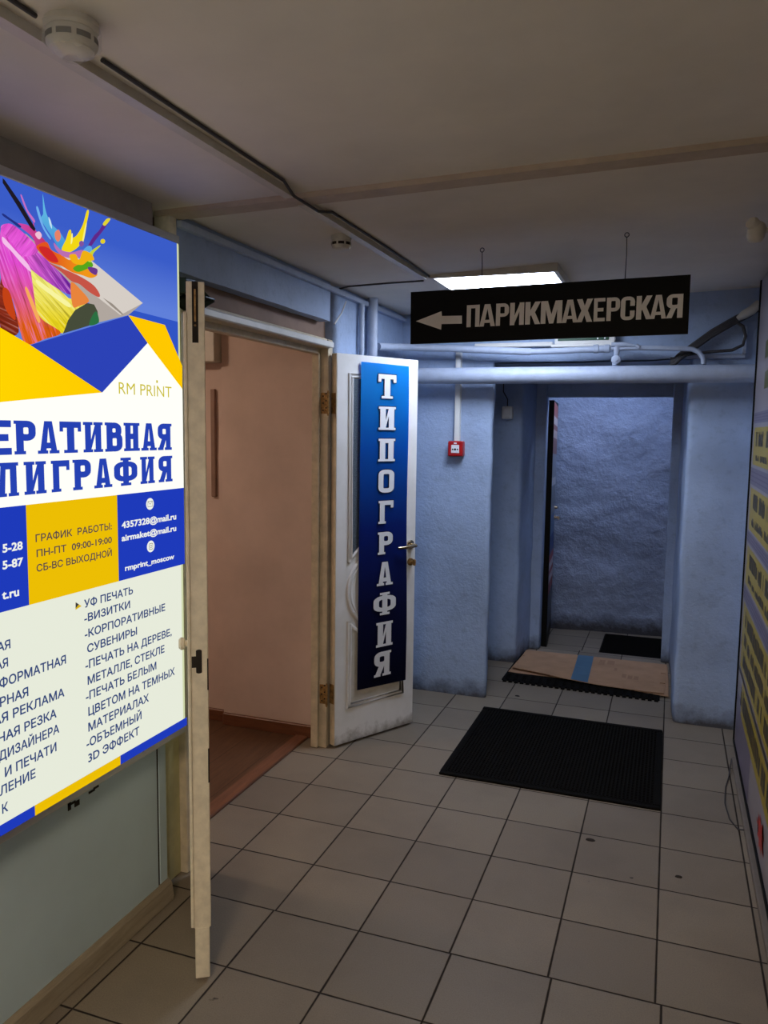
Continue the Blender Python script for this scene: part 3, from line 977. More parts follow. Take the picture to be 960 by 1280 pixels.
PRINTS = [a for a in ART if a[0].startswith('print_')]
for nm, pts in [a for a in ART if not a[0].startswith('print_')] + EXTRA + PRINTS:
    if not nm.startswith(('print_', 'canvas', 'brush', 'yellow_ribbon', 'tube_end', 'crease')):
        pts = flow(pts)
    if nm == 'print_yellow' and pts[0][0] < 1.5:
        pts = [(0.955, 1.98), (1.5159, 1.7915), (1.7663, 1.6911), (0.955, 1.600)]
    b.poly([(FX + lay, y, z) for y, z in pts])
    mi(b, keys.index(nm))
    lay += 0.0003
b.done('printed_artwork', [INK[k] for k in keys], sg)

SP = lambda dx: (lambda u, v: (FX + dx, u, v))
# white field below the artwork
b = MB()
b.poly([(FX + 0.0140, 0.955, 1.4085), (FX + 0.0140, 2.1405, 1.4045), (FX + 0.0140, 2.1405, 1.7201), (FX + 0.0140, 1.9681, 1.8444), (FX + 0.0140, 1.7663, 1.6911), (FX + 0.0140, 0.955, 1.600)])
b.done('white_field', glow('ink_white', (252, 253, 244), 1.05), sg)
b = MB()
b.poly([SP(0.0142)(u, v) for u, v in R4(0.955, 1.164, 2.1405, 1.409)])
b.poly([SP(0.0142)(u, v) for u, v in R4(0.955, 0.6275, 2.1405, 0.6545)])
mi(b, 0)
b.poly([SP(0.0145)(u, v) for u, v in R4(1.4835, 1.164, 1.817, 1.409)])
b.poly([SP(0.0145)(u, v) for u, v in R4(1.4795, 0.6275, 1.8065, 0.6545)])
mi(b, 1)
b.done('colour_bands', [glow('ink_band_blue', (30, 58, 186)), glow('ink_band_yellow', (236, 190, 4))], sg)
b = MB()
P = SP(0.0150)
H1 = [('О', 1.213, 1.290), ('П', 1.300, 1.376)] + HEAD1[2]
for ch, u0, u1 in H1:
    letter(b, ch, P, u0, u1, HEAD1[0], HEAD1[1], 0.30 if ch == 'И' else 0.34, 0.2, True)
H2 = [('П', 1.213, 1.290), ('О', 1.303, 1.384)] + HEAD2[2]
for ch, u0, u1 in H2:
    letter(b, ch, P, u0, u1, HEAD2[0], HEAD2[1], 0.30 if ch in 'ИЛ' else 0.34, 0.2, True)
b.done('headline_lettering', glow('ink_headline', (38, 66, 178)), sg)
b = MB()
for s_, u0, u1, v, cap in LOGO:
    text_mesh(b, s_, P, u0, u1, v, cap, -0.002)
m_ = glow('ink_olive', (204, 190, 40))
b.done('logo_lettering', m_, sg)
b = MB()
b.poly([P(u, v) for u, v in R4(LOGO_DOT[0] - 0.004, LOGO_DOT[1] - 0.005, LOGO_DOT[0] + 0.004, LOGO_DOT[1] + 0.003)])
b.done('logo_dot', m_, sg)
m_ = glow('ink_grey_text', (92, 76, 64))
for s_, u0, u1, v, cap in HOURS:
    b = MB()
    text_mesh(b, s_, P, u0, u1, v, cap, 0.020)
    b.done('opening_hours_line', m_, sg)
m_ = glow('ink_white_text', (240, 243, 236))
for s_, u0, u1, v, cap in CONTACT:
    b = MB()
    text_mesh(b, s_, P, u0, u1, v, cap, 0.032)
    b.done('contact_line', m_, sg)
for cy, cz in ICONS:
    b = MB()
    b.poly([P(cy + 0.0185 * math.cos(a * math.pi / 12), cz + 0.0175 * math.sin(a * math.pi / 12)) for a in range(24)])
    b.done('icon_disc', m_, sg)
b = MB()
P2 = SP(0.0156)


def outline(pts, w):
    for (a, c), (d, e) in zip(pts, pts[1:] + pts[:1]):
        t = Vector((d - a, e - c)).normalized() * w / 2
        n_ = Vector((-t.y, t.x))
        b.poly([P2(a - t.x + n_.x, c - t.y + n_.y), P2(d + t.x + n_.x, e + t.y + n_.y), P2(d + t.x - n_.x, e + t.y - n_.y), P2(a - t.x - n_.x, c - t.y - n_.y)])


cy, cz = ICONS[0]
outline(R4(cy - 0.011, cz - 0.008, cy + 0.011, cz + 0.008), 0.0014)
outline([(cy - 0.011, cz + 0.008), (cy, cz - 0.001), (cy + 0.011, cz + 0.008)], 0.0014)
m_ = glow('ink_icon', (120, 120, 90))
b.done('envelope_icon', m_, sg)
b = MB()
cy, cz = ICONS[1]
outline([(cy + x, cz + y) for x, y in rrect(-0.009, -0.009, 0.009, 0.009, 0.006)], 0.0018)
outline([(cy + 0.0045 * math.cos(a * math.pi / 6), cz + 0.0045 * math.sin(a * math.pi / 6)) for a in range(12)], 0.0016)
b.done('camera_icon', m_, sg)
m_ = glow('ink_slate_text', (52, 72, 122))
for s_, u0, u1, v, cap in SERVICES + SERVICES_LEFT:
    b = MB()
    text_mesh(b, s_, SP(0.0006), u0, u1, v, cap, 0.022)
    b.done('service_line', m_, sg)
b = MB()
a_ = ARROW_MARK
b.poly([SP(0.0006)(*a_[0]), SP(0.0006)(*a_[1]), SP(0.0006)(*a_[2])])
mi(b, 0)
b.poly([SP(0.0009)(a_[0][0], a_[0][1]), SP(0.0009)(a_[1][0], a_[1][1] + 0.004), SP(0.0009)(a_[0][0] + 0.012, a_[0][1] - 0.008)])
mi(b, 1)
b.done('list_marker', [glow('ink_marker_yellow', (216, 180, 30)), glow('ink_marker_dark', (60, 60, 62))], sg)

# ------------------------------------------------------------------ hanging direction sign
SY = 3.110
hs = root('hanging_sign', 'long black hairdresser direction sign with grey arrow hanging from the ceiling', 'sign', (-0.49, SY, 1.95))
b = MB()
b.prism([(HSIGN[i][0], SY, HSIGN[i][1]) for i in range(4)], (0, 0.012, 0))
b.done('board', M_BLACK, hs)
PH = lambda u, v: (u, SY - 0.0012, v + 0.0107 * (u + 0.788))
b = MB()
for ch, u0, u1 in HTEXT:
    letter(b, ch, PH, u0, u1, 2.0104, 2.0955, 0.33 if ch != 'М' else 0.2, 0.15)
b.done('lettering', M_GREYLET, hs)
b = MB()
b.poly([(x, SY - 0.0012, z) for x, z in HARROW])
b.done('arrow', M_GREYLET, hs)
for x in (-0.735, -0.193):
    b = MB()
    z1 = zc(x) + 0.002
    z0 = 2.165 + 0.0107 * (x + 0.5)
    b.tube([(x, SY + 0.006, z0 - 0.03), (x, SY + 0.006, z0), (x + 0.002, SY + 0.006, (z0 + z1) / 2), (x, SY + 0.006, z1 - 0.02)], 0.0016, 6)
    b.tube([(x + 0.008 * math.cos(a * math.pi / 5), SY + 0.006, z1 - 0.012 + 0.008 * math.sin(a * math.pi / 5)) for a in range(10)], 0.0018, 6, closed=True)
    b.done('wire', M_CABLE, hs)

# ------------------------------------------------------------------ white door leaf, swung open
D0 = Vector((-1.528, 3.524, 0.0))
DE = Vector((0.4883, 0.8727, 0))
DN = Vector((0.8727, -0.4883, 0))
MD = Matrix(((DE.x, DN.x, 0, D0.x), (DE.y, DN.y, 0, D0.y), (0, 0, 1, 0), (0, 0, 0, 1)))
PD = lambda u, v, w=0.0: D0 + DE * u + DN * w + Vector((0, 0, v))
dl = root('door_leaf', 'white panelled door leaf standing open, carrying the tall blue sign', 'door', (-1.528, 3.524, 0.0))


def t_door():
    t = NT('scuffed_white_paint')
    sp = t.n('ShaderNodeSeparateXYZ')
    t.t.links.new(t.pos(), sp.inputs[0])
    zz = t.math('ADD', sp.outputs[2], t.math('MULTIPLY', t.math('SUBTRACT', t.noise(18, 5), 0.5), 0.16))
    g = t.math('MULTIPLY', t.math('SUBTRACT', 1.0, t.ramp(zz, 0.0, 0.07)), 0.75)
    c = t.mix(t.ramp(t.noise(5), 0.4, 0.75), lin((228, 228, 228)), lin((212, 212, 208)))
    return t.bsdf(t.mix(g, c, lin((92, 82, 66))), 0.35, 0, None, 0.4)


M_LEAF = t_door()
b = MB(); b.box((0, -0.04, 0.012), (0.536, 0, 1.966), 0.003, MD)
b.done('leaf', M_LEAF, dl)
b = MB(); b.box((-0.0008, -0.039, 0.014), (0.001, -0.001, 1.964), 0, MD)
b.done('edge_band', M_FRAME, dl)


def arc(cx, cy, r, a0, a1, n=14):
    return [(cx + r * math.cos(math.radians(a0 + (a1 - a0) * i / n)), cy + r * math.sin(math.radians(a0 + (a1 - a0) * i / n))) for i in range(n + 1)]


th = math.degrees(math.atan2(0.150, 0.188))
upper = [(0.078, 1.872), (0.457, 1.872)] + arc(0.2675, 0.793, 0.240, th, 180 - th)
lower = [(0.457, 0.196), (0.078, 0.196)] + arc(0.2675, 0.793, 0.240, 180 + th, 360 - th)


def inset(pts, d):
    c = Vector((sum(p[0] for p in pts) / len(pts), sum(p[1] for p in pts) / len(pts)))
    return [(p[0] + d * (1 if p[0] < c.x else -1) * min(1, abs(p[0] - c.x) / 0.1), p[1] + d * (1 if p[1] < c.y else -1)) for p in pts]


for nm, pts in (('upper_moulding', upper), ('lower_moulding', lower)):
    b = MB()
    b.tube([PD(u, v, 0.001) for u, v in pts], 0.0075, 8, closed=True)
    b.tube([PD(u, v, 0.0) for u, v in inset(pts, 0.017)], 0.0085, 8, closed=True)
    b.done(nm, M_DOOR, dl, 60)
b = MB()
b.tube([PD(u, v, 0.001) for u, v in arc(0.262, 0.793, 0.186, 0, 352, 44)], 0.0085, 8, closed=True)
b.tube([PD(u, v, 0.0) for u, v in arc(0.262, 0.793, 0.166, 0, 352, 44)], 0.0065, 8, closed=True)
b.done('round_moulding', M_DOOR, dl, 60)
t = NT('ribbed_dark_glass')
M_GLASS = t.bsdf(t.mix(t.noise(160, 2), lin((52, 62, 72)), lin((108, 122, 134))), 0.18, 0, t.noise(190, 1), 0.6, 0.002)
b = MB(); b.poly([PD(u, v, 0.0006) for u, v in inset(upper, 0.022)]); b.done('glass_pane', M_GLASS, dl)
b = MB(); b.poly([PD(u, v, 0.0008) for u, v in inset(lower, 0.026)]); b.done('lower_panel', plain('panel_field', (206, 202, 192), 0.4), dl)
for z in (1.726, 0.279):
    b = MB()
    b.tube([(-1.5645, 3.506, z - 0.052), (-1.5645, 3.506, z + 0.052)], 0.0065, 10)
    b.tube([(-1.5645, 3.506, z - 0.060), (-1.5645, 3.506, z - 0.052)], 0.0045, 8)
    b.tube([(-1.5645, 3.506, z + 0.052), (-1.5645, 3.506, z + 0.060)], 0.0045, 8)
    b.box((-1.606, 3.5135, z - 0.05), (-1.566, 3.517, z + 0.05), 0.001)
    b.box((-0.0032, -0.0385, z - 0.05), (-0.0012, -0.005, z + 0.05), 0, MD)
    h_ = b.done('hinge', M_BRASS, dl, 40)
    b = MB()
    for zz in (-0.034, 0.0, 0.034):
        b.lathe((-1.594, 3.5135, z + zz), (0, -1, 0), [(0.0042, 0.0), (0.0042, 0.0012), (0.001, 0.0016)], 8)
        b.lathe((-1.578, 3.5135, z + zz + 0.012), (0, -1, 0), [(0.0042, 0.0), (0.0042, 0.0012), (0.001, 0.0016)], 8)
    b.done('screws', M_DARK, h_)
b = MB()
b.lathe(PD(0.497, 0.997, 0.0), DN, [(0.025, 0), (0.025, 0.006), (0.018, 0.012), (0.009, 0.014), (0.009, 0.045), (0.006, 0.05)], 20)
b.tube([PD(0.503, 0.996, 0.042), PD(0.478, 0.995, 0.045), PD(0.44, 0.994, 0.046), PD(0.405, 0.992, 0.040), PD(0.385, 0.992, 0.032)], [0.0085, 0.009, 0.008, 0.0075, 0.006], 10)
b.done('door_handle', M_STEEL, dl, 40)
b = MB()
b.lathe(PD(0.499, 0.905, 0.0), DN, [(0.02, 0), (0.02, 0.006), (0.011, 0.009), (0.006, 0.012), (0.006, 0.026)], 18)
b.box((0.494, 0.022, 0.888), (0.504, 0.044, 0.922), 0.004, MD)
b.done('thumb_turn', M_BRASS, dl, 40)

# tall blue sign fixed on the leaf
t = NT('blue_gradient_print')
sp = t.n('ShaderNodeSeparateXYZ')
t.t.links.new(t.pos(), sp.inputs[0])
rp = t.n('ShaderNodeValToRGB')
t.t.links.new(t.ramp(sp.outputs[2], 0.27, 1.93), rp.inputs[0])
els = [(0.0, (6, 8, 40)), (0.25, (8, 16, 74)), (0.5, (6, 40, 140)), (0.75, (0, 100, 206)), (1.0, (8, 160, 240))]
rp.color_ramp.elements[0].color = lin(els[0][1])
rp.color_ramp.elements[1].color = lin(els[-1][1])
for p_, c_ in els[1:-1]:
    e_ = rp.color_ramp.elements.new(p_)
    e_.color = lin(c_)
M_BLUESIGN = t.bsdf(rp.outputs[0], 0.4, 0, None, 0.4)
ds = root('door_sign', 'tall narrow blue typography sign on the open white door', 'sign', tuple(PD(0.3, 0.267, 0.01)))
Q = [DSIGN[3], DSIGN[2], DSIGN[1], DSIGN[0]]


def PS(s_, t_, w=0.0):
    u = (1 - t_) * ((1 - s_) * Q[0][0] + s_ * Q[1][0]) + t_ * ((1 - s_) * Q[3][0] + s_ * Q[2][0])
    v = (1 - t_) * ((1 - s_) * Q[0][1] + s_ * Q[1][1]) + t_ * ((1 - s_) * Q[3][1] + s_ * Q[2][1])
    return PD(u, v, 0.0125 + w + 0.004 * math.sin(t_ * 9) * s_)


b = MB()
b.grid(lambda u, v: PS(u, v), 4, 30)
bmesh.ops.solidify(b.bm, geom=b.bm.faces[:], thickness=0.004)
b.done('board', M_BLUESIGN, ds, 40)
zlo = Q[0][1]
PL = lambda w: (lambda u, v: PD(u, v, 0.0125 + w + 0.004 * math.sin((v - 0.27) / 1.66 * 9) * (u - 0.14) / 0.32))
b = MB()
for ch, u0, u1, v0, v1 in DTEXT:
    letter(b, ch, PL(0.0046), u0, u1, v0, v1, 0.32, 0.19, True, [(0.0035 * math.cos(k * math.pi / 4), 0.0035 * math.sin(k * math.pi / 4)) for k in range(8)])
b.done('letter_outline', plain('dark_outline', (12, 18, 52), 0.4), ds)
b = MB()
for ch, u0, u1, v0, v1 in DTEXT:
    letter(b, ch, PL(0.0058), u0, u1, v0, v1, 0.32, 0.19, True)
b.done('lettering', M_WHITELET, ds)

# ------------------------------------------------------------------ second door leaf, seen edge-on
E0 = Vector((-1.229, 1.825, 0))
EL = Vector((-0.55, 0.835, 0)).normalized()
EW = Vector((0.835, 0.55, 0)).normalized()
ME = Matrix(((EL.x, EW.x, 0, E0.x), (EL.y, EW.y, 0, E0.y), (0, 0, 1, 0), (0, 0, 0, 1)))
nl = root('door_leaf', 'narrow chipped cream door leaf seen edge-on beside the backlit sign', 'door', (-1.229, 1.825, 0.0))
b = MB()
b.box((0, 0.002, 0.165), (0.585, 0.050, 1.985), 0.002, ME)
b.box((0.0005, 0.005, 0.010), (0.584, 0.046, 0.166), 0.002, ME)
b.done('leaf', M_OLD, nl)
b = MB(); b.box((-0.004, -0.006, 0.17), (0.03, 0.0035, 1.905), 0.002, ME)
b.done('cover_strip', M_OLD, nl)
b = MB(); b.box((-0.0012, 0.017, 1.825), (0.02, 0.033, 1.9845), 0, ME); b.done('bolt_slot', M_DARK, nl)
b = MB()
b.lathe(E0 + EW * 0.025 + Vector((0, 0, 1.87)), -EL, [(0.003, 0), (0.003, 0.003)], 8)
b.box((-0.003, 0.0225, 1.88), (0.0, 0.0275, 1.965), 0.001, ME)
b.done('flush_bolt', M_BRASS, nl)
b = MB()
b.prism([E0 - EL * 0.0016 + EW * (0.0245 + x) + Vector((0, 0, 0.953 + y)) for x, y in rrect(-0.008, -0.034, 0.008, 0.034, 0.008)], EL * 0.003)
b.box((-0.0016, 0.005, 0.936), (0.001, 0.0175, 0.968), 0, ME)
b.done('strike_plate', M_DARK, nl)
b = MB()
b.lathe(E0 + EL * 0.03 - EW * 0.004 + Vector((0, 0, 0.998)), -EW, [(0.009, 0), (0.009, 0.008), (0.017, 0.012), (0.018, 0.02), (0.012, 0.026)], 16)
b.done('knob', M_OLD, nl, 50)
b = MB()
b.box((-0.001, 0.0465, 0.60), (0.001, 0.0502, 0.70), 0, ME)
b.done('paint_chip', M_DARK, nl)
b = MB()
b.box((-0.001, 0.0465, 0.87), (0.001, 0.0502, 0.96), 0, ME)
b.done('paint_chip', M_DARK, nl)

br = root('door_bracket', 'small dark metal bracket above the narrow cream door leaf', 'bracket', (-1.52, 2.30, 1.99))
b = MB()
b.box((-1.560, 2.24, 2.035), (-1.505, 2.30, 2.085), 0.003)
b.box((-1.540, 2.30, 2.028), (-1.470, 2.36, 2.033), 0.001)
b.prism([(-1.468, 2.352, 2.022), (-1.520, 2.352, 1.998), (-1.520, 2.352, 2.068)], (0, 0.004, 0))
b.done('plate', plain('blue_grey_steel', (62, 72, 80), 0.35, 0.7), br)
b = MB()
b.lathe((-1.535, 2.275, 1.985), (0, 0, 1), [(0.006, 0), (0.02, 0.012), (0.024, 0.028), (0.018, 0.044), (0.006, 0.05)], 14)
b.done('roller', M_BLACK, br, 50)

# ------------------------------------------------------------------ ceiling things
lp = root('ceiling_light', 'square cool-white ceiling light panel lit behind the hanging sign', 'light', (-0.788, 3.82, 2.285))
b = MB()
b.box((-1.078, 3.525, 2.290), (-0.498, 3.545, 2.335), 0.002)
b.box((-1.078, 4.095, 2.290), (-0.498, 4.115, 2.335), 0.002)
b.box((-1.078, 3.545, 2.290), (-1.058, 4.095, 2.335), 0.002)
b.box((-0.518, 3.545, 2.290), (-0.498, 4.095, 2.335), 0.002)
b.box((-1.06, 3.54, 2.312), (-0.516, 4.1, 2.335))
b.done('housing', M_IVORY, lp)
b = MB(); b.box((-1.058, 3.545, 2.294), (-0.518, 4.095, 2.302))
b.done('diffuser', lampmat('lamp_cool', (222, 233, 255), LAMP_CEIL), lp)
lp = root('ceiling_light', 'warm square ceiling light panel further back along the corridor', 'light', (-0.25, -1.2, 2.285))
b = MB(); b.box((-0.55, -1.5, 2.292), (0.05, -0.9, 2.35), 0.003); b.done('housing', M_IVORY, lp)
b = MB(); b.box((-0.53, -1.48, 2.286), (0.03, -0.92, 2.294)); b.done('diffuser', lampmat('lamp_warm', (255, 230, 200), LAMP_BACK), lp)
lp = root('ceiling_light', 'ceiling light panel of the cross passage beyond the far door', 'light', (-0.5, 6.15, 2.28))
b = MB(); b.box((-0.8, 5.88, 2.29), (-0.2, 6.14, 2.37), 0.003); b.done('housing', M_IVORY, lp)
b = MB(); b.box((-0.78, 5.9, 2.284), (-0.22, 6.12, 2.292)); b.done('diffuser', lampmat('lamp_passage', (206, 220, 255), LAMP_BEYOND), lp)
lp = root('ceiling_light', 'round fill light added out of view in the side room behind the doorway', 'light', (-3.2, 2.4, 2.35))  # added light, out of view, to brighten the pink wall
b = MB(); b.lathe((-3.2, 2.4, 2.43), (0, 0, -1), [(0.15, 0), (0.15, 0.03), (0.13, 0.035)], 24); b.done('base', M_IVORY, lp, 40)
b = MB(); b.lathe((-3.2, 2.4, 2.40), (0, 0, -1), [(0.13, 0), (0.12, 0.03), (0.07, 0.05), (0.01, 0.055)], 24); b.done('fill_dome', lampmat('fill_room', (255, 226, 200), FILL_ROOM * 20), lp, 60)


def smoke(x, y, r, label, wrap):
    z = zc(x) + 0.002
    s_ = root('smoke_detector', label, 'smoke detector', (x, y, z))
    b = MB(); b.lathe((x, y, z), (0, 0, -1), [(r * 1.0, 0), (r * 1.0, 0.012), (r * 0.96, 0.018)], 32); b.done('base', M_IVORY, s_, 40)
    b = MB(); b.lathe((x, y, z - 0.018), (0, 0, -1), [(r * 0.92, 0), (r * 0.95, 0.008), (r * 0.95, 0.022), (r * 0.82, 0.032), (r * 0.5, 0.037), (0.002, 0.038)], 32); b.done('head', M_IVORY, s_, 40)
    b = MB()
    for k in range(8):
        a0 = k * math.pi / 4 + 0.1
        pts = [(x + r * 0.965 * math.cos(a0 + i * 0.15), y + r * 0.965 * math.sin(a0 + i * 0.15)) for i in range(5)]
        for (xa, ya), (xb, yb) in zip(pts, pts[1:]):
            b.poly([(xa, ya, z - 0.028), (xb, yb, z - 0.028), (xb, yb, z - 0.038), (xa, ya, z - 0.038)])
    b.done('vents', M_DARK, s_)
    if wrap:
        b = MB()
        b.grid(lambda u, v: Vector((x + (r * (1.06 - 0.75 * max(0, v - 0.55) / 0.45 * 0.9)) * math.cos(u * 2 * math.pi), y + (r * (1.06 - 0.75 * max(0, v - 0.55) / 0.45 * 0.9)) * math.sin(u * 2 * math.pi), z - 0.012 - v * 0.052)), 40, 8)
        b.rough(0.004, 60)
        t = NT('clear_film')
        m = t.bsdf((0.9, 0.88, 0.8, 1), 0.12, 0, None, 0.6, Alpha=0.22)
        b.done('plastic_wrap', m, s_, 80)


smoke(-1.030, 1.192, 0.046, 'smoke detector wrapped in clear film, on the ceiling nearest the viewer', True)
smoke(-1.166, 2.722, 0.038, 'small white smoke detector on the ceiling beyond the cross batten', False)

b = MB()
for y0, y1 in ((-1.5, 2.19), (2.275, 3.522)):
    x0, x1 = -1.127 + 0.012 * (y0 - 1.1) / 2.4, -1.127 + 0.012 * (y1 - 1.1) / 2.4
    b.prism([(x0, y0, zc(x0) - 0.018), (x0 + 0.03, y0, zc(x0) - 0.018), (x0 + 0.03, y0, zc(x0) + 0.005), (x0, y0, zc(x0) + 0.005)], (x1 - x0, y1 - y0, 0))
thing(b, 'cable_duct', M_IVORY, 'long white cable duct running along the ceiling to the lit panel', 'cable duct')
P_ = []
for i in range(60):
    y = -1.5 + i * (5.03 / 59)
    x = -1.066 + 0.004 * math.sin(y * 2.1) + (-0.010 if 2.15 < y < 2.35 else 0) - 0.02 * max(0, y - 2.9)
    P_.append((x, y, zc(x) - 0.005 - (0.018 if 2.16 < y < 2.34 else 0)))
for lab, seg in (('dark ceiling cable running from the film-wrapped smoke detector out of view', [p for p in P_ if p[1] < 1.15]), ('dark cable clipped to the ceiling from the film-wrapped detector to the light panel', [p for p in P_ if p[1] > 1.235])):
    b = MB()
    b.tube(seg, 0.0045, 8)
    thing(b, 'cable', M_CABLE, lab, 'cable', 60)
b = MB()
x0, x1 = -1.585, 0.396
A = [(x0, 2.190, zc(x0) - 0.016), (x0, 2.262, zc(x0) - 0.016), (x0, 2.262, zc(x0) + 0.004), (x0, 2.190, zc(x0) + 0.004)]
B = [(x1, 2.290, zc(x1) - 0.016), (x1, 2.366, zc(x1) - 0.016), (x1, 2.366, zc(x1) + 0.004), (x1, 2.290, zc(x1) + 0.004)]
va = [b.bm.verts.new(p) for p in A]
vb = [b.bm.verts.new(p) for p in B]
b.bm.faces.new(va); b.bm.faces.new(vb)
for i in range(4):
    b.bm.faces.new((va[i], va[(i + 1) % 4], vb[(i + 1) % 4], vb[i]))
thing(b, 'ceiling_batten', plain('batten_paint', (190, 172, 152), 0.7, var=0.08), 'flat beige batten crossing the ceiling from wall to wall', 'batten')
b = MB(); b.box((-1.549, 2.25, 2.245), (-1.525, 3.62, 2.268), 0.002); b.box((-1.553, 3.62, 2.243), (-1.525, 4.56, 2.266), 0.002)
thing(b, 'cable_duct', M_PIPE, 'thin pale duct along the top of the wall above the side doorway', 'cable duct')
b = MB(); b.tube([(-1.545, 3.585, 2.275), (-1.50, 3.59, zc(-1.5) - 0.004), (-1.3, 3.60, zc(-1.3) - 0.004), (-1.13, 3.62, zc(-1.13) - 0.004)], 0.004, 8)
thing(b, 'cable', M_CABLE, 'short thin cable across the ceiling from wall duct to light panel', 'cable', 60)
b = MB(); b.tube([(-1.528, 3.632, 2.222), (-1.524, 3.57, 2.16), (-1.53, 3.497, 2.097)], 0.004, 6)
thing(b, 'plastic_strip', M_WHITE, 'loose white plastic strip dangling at the corner above the open door', 'strip')

# ------------------------------------------------------------------ pipes, far wall fittings
b = MB()
b.tube([(-1.56, 4.43, 1.917), (-1.0, 4.432, 1.914), (-0.4, 4.43, 1.912), (0.42, 4.43, 1.909)], 0.046, 28)
thing(b, 'heating_pipe', M_PIPE, 'thick pale blue pipe crossing the far wall over the niche', 'pipe', 60)
wp = root('water_pipe', 'thin pale pipe with a valve running above the thick pipe', 'pipe', (-0.7, 4.45, 2.05))
b = MB()
b.tube([(-1.505, 4.02, 2.045), (-1.47, 4.20, 2.06), (-1.45, 4.36, 2.075), (-1.40, 4.44, 2.078), (-1.236, 4.45, 2.072), (-0.95, 4.45, 2.054), (-0.76, 4.45, 2.043)], 0.020, 14)
b.tube([(-0.76, 4.45, 2.043), (-0.60, 4.45, 2.045), (-0.38, 4.45, 2.051)], 0.0165, 14)
b.tube([(-0.38, 4.45, 2.051), (-0.2, 4.45, 2.052), (0.03, 4.45, 2.042), (0.075, 4.45, 2.038), (0.105, 4.45, 2.024), (0.124, 4.45, 2.0), (0.130, 4.445, 1.985), (0.133, 4.440, 1.958)], 0.0125, 14)
b.done('pipe', M_PIPE, wp, 60)
b = MB()
b.lathe((-0.425, 4.45, 2.0505), (1, 0, 0), [(0.016, 0), (0.024, 0.002), (0.024, 0.028), (0.019, 0.03), (0.019, 0.06), (0.023, 0.061), (0.023, 0.085), (0.016, 0.088)], 10)
b.done('coupling', M_PIPE, wp, 40)
vb_ = MB()
vb_.lathe((-0.302, 4.45, 2.05), (0, 0, -1), [(0.019, -0.02), (0.019, 0.0), (0.014, 0.02), (0.014, 0.045), (0.02, 0.047)], 12)
vb_.lathe((-0.302, 4.415, 1.988), (0, -1, 0), [(0.012, -0.035), (0.012, 0.0), (0.023, 0.003), (0.024, 0.012), (0.018, 0.016), (0.01, 0.016), (0.01, 0.022)], 14)
vb_.lathe((-0.302, 4.45, 1.962), (0, 0, -1), [(0.02, -0.04), (0.022, 0.0), (0.012, 0.012)], 12)
v_ = vb_.done('valve', M_PIPE, wp, 40)
b = MB()
b.tube([(-0.33, 4.44, 2.07), (-0.26, 4.44, 2.069), (-0.21, 4.44, 2.060)], [0.013, 0.013, 0.006], 10)
b.tube([(-0.205, 4.44, 2.064), (-0.188, 4.44, 2.052)], 0.011, 10)
b.done('tap_lever', M_PIPE, v_, 40)
b = MB(); b.tube([(-1.512, 3.955, 0.0), (-1.512, 3.955, 2.296)], 0.027, 18)
thing(b, 'riser_pipe', M_PIPE, 'thicker of the two pale vertical pipes in the left corner behind the open door', 'pipe', 60)
b = MB(); b.tube([(-1.528, 3.84, 0.0), (-1.528, 3.84, 2.243)], 0.015, 14)
thing(b, 'riser_pipe', M_PIPE, 'thinner of the two pale vertical pipes in the left corner behind the open door', 'pipe', 60)

cp = root('fire_alarm_call_point', 'red square fire alarm call point on the blue pier', 'fire alarm', (-1.197, 4.57, 1.453))
b = MB(); b.box((-1.243, 4.515, 1.453), (-1.152, 4.57, 1.543), 0.008, None, 2); b.done('housing', M_RED, cp)
b = MB(); b.box((-1.222, 4.512, 1.472), (-1.173, 4.518, 1.520), 0.002); b.done('plate', M_WHITELET, cp)
b = MB()
b.lathe((-1.1975, 4.513, 1.494), (0, -1, 0), [(0.0065, 0), (0.0065, 0.0016), (0.001, 0.002)], 12)
b.box((-1.216, 4.5108, 1.490), (-1.208, 4.513, 1.498))
b.box((-1.187, 4.5108, 1.490), (-1.179, 4.513, 1.498))
b.done('symbol', M_BLACK, cp)
b = MB(); b.box((-1.206, 4.5125, 1.526), (-1.189, 4.516, 1.534)); b.done('indicator', M_WHITELET, cp)
b = MB()
b.box((-1.212, 4.535, 1.540), (-1.181, 4.580, 2.072), 0.003)
thing(b, 'cable_duct', M_WHITE, 'vertical white cable duct leading down to the red call point', 'cable duct')

jb = root('junction_box', 'small white junction box on the back of the niche left of the far door', 'junction box', (-1.055, 5.36, 1.688))
b = MB(); b.box((-1.092, 5.312, 1.688), (-1.022, 5.368, 1.772), 0.008, None, 2); b.done('housing', M_WHITE, jb)
b = MB(); b.box((-1.082, 5.309, 1.700), (-1.032, 5.314, 1.760), 0.003); b.done('cover', M_WHITE, jb)
b = MB(); b.tube([(-1.06, 5.345, 1.77), (-1.06, 5.345, 1.82), (-1.09, 5.345, 1.87), (-1.09, 5.345, 1.96)], 0.004, 8); b.done('lead', M_CABLE, jb)

ex = root('exit_sign', 'white and green exit sign mostly hidden behind the hanging black sign', 'sign', (-0.47, 4.53, 2.06))
b = MB(); b.box((-0.64, 4.505, 2.082), (-0.318, 4.575, 2.25), 0.004); b.box((-0.66, 4.50, 2.070), (-0.305, 4.575, 2.086), 0.003); b.done('housing', M_WHITE, ex)
b = MB(); b.box((-0.622, 4.500, 2.104), (-0.350, 4.506, 2.236)); b.done('face', M_GREEN, ex)
b = MB(); text_mesh(b, 'ВЫХОД', lambda u, v: (u, 4.4985, v), -0.585, -0.368, 2.128, 0.085, 0.02); b.done('lettering', M_WHITELET, ex)
b = MB(); b.box((-1.10, 4.53, 2.080), (-0.655, 4.578, 2.104), 0.003)
thing(b, 'cable_duct', M_WHITE, 'horizontal white cable duct on the far wall leading to the exit sign', 'cable duct')

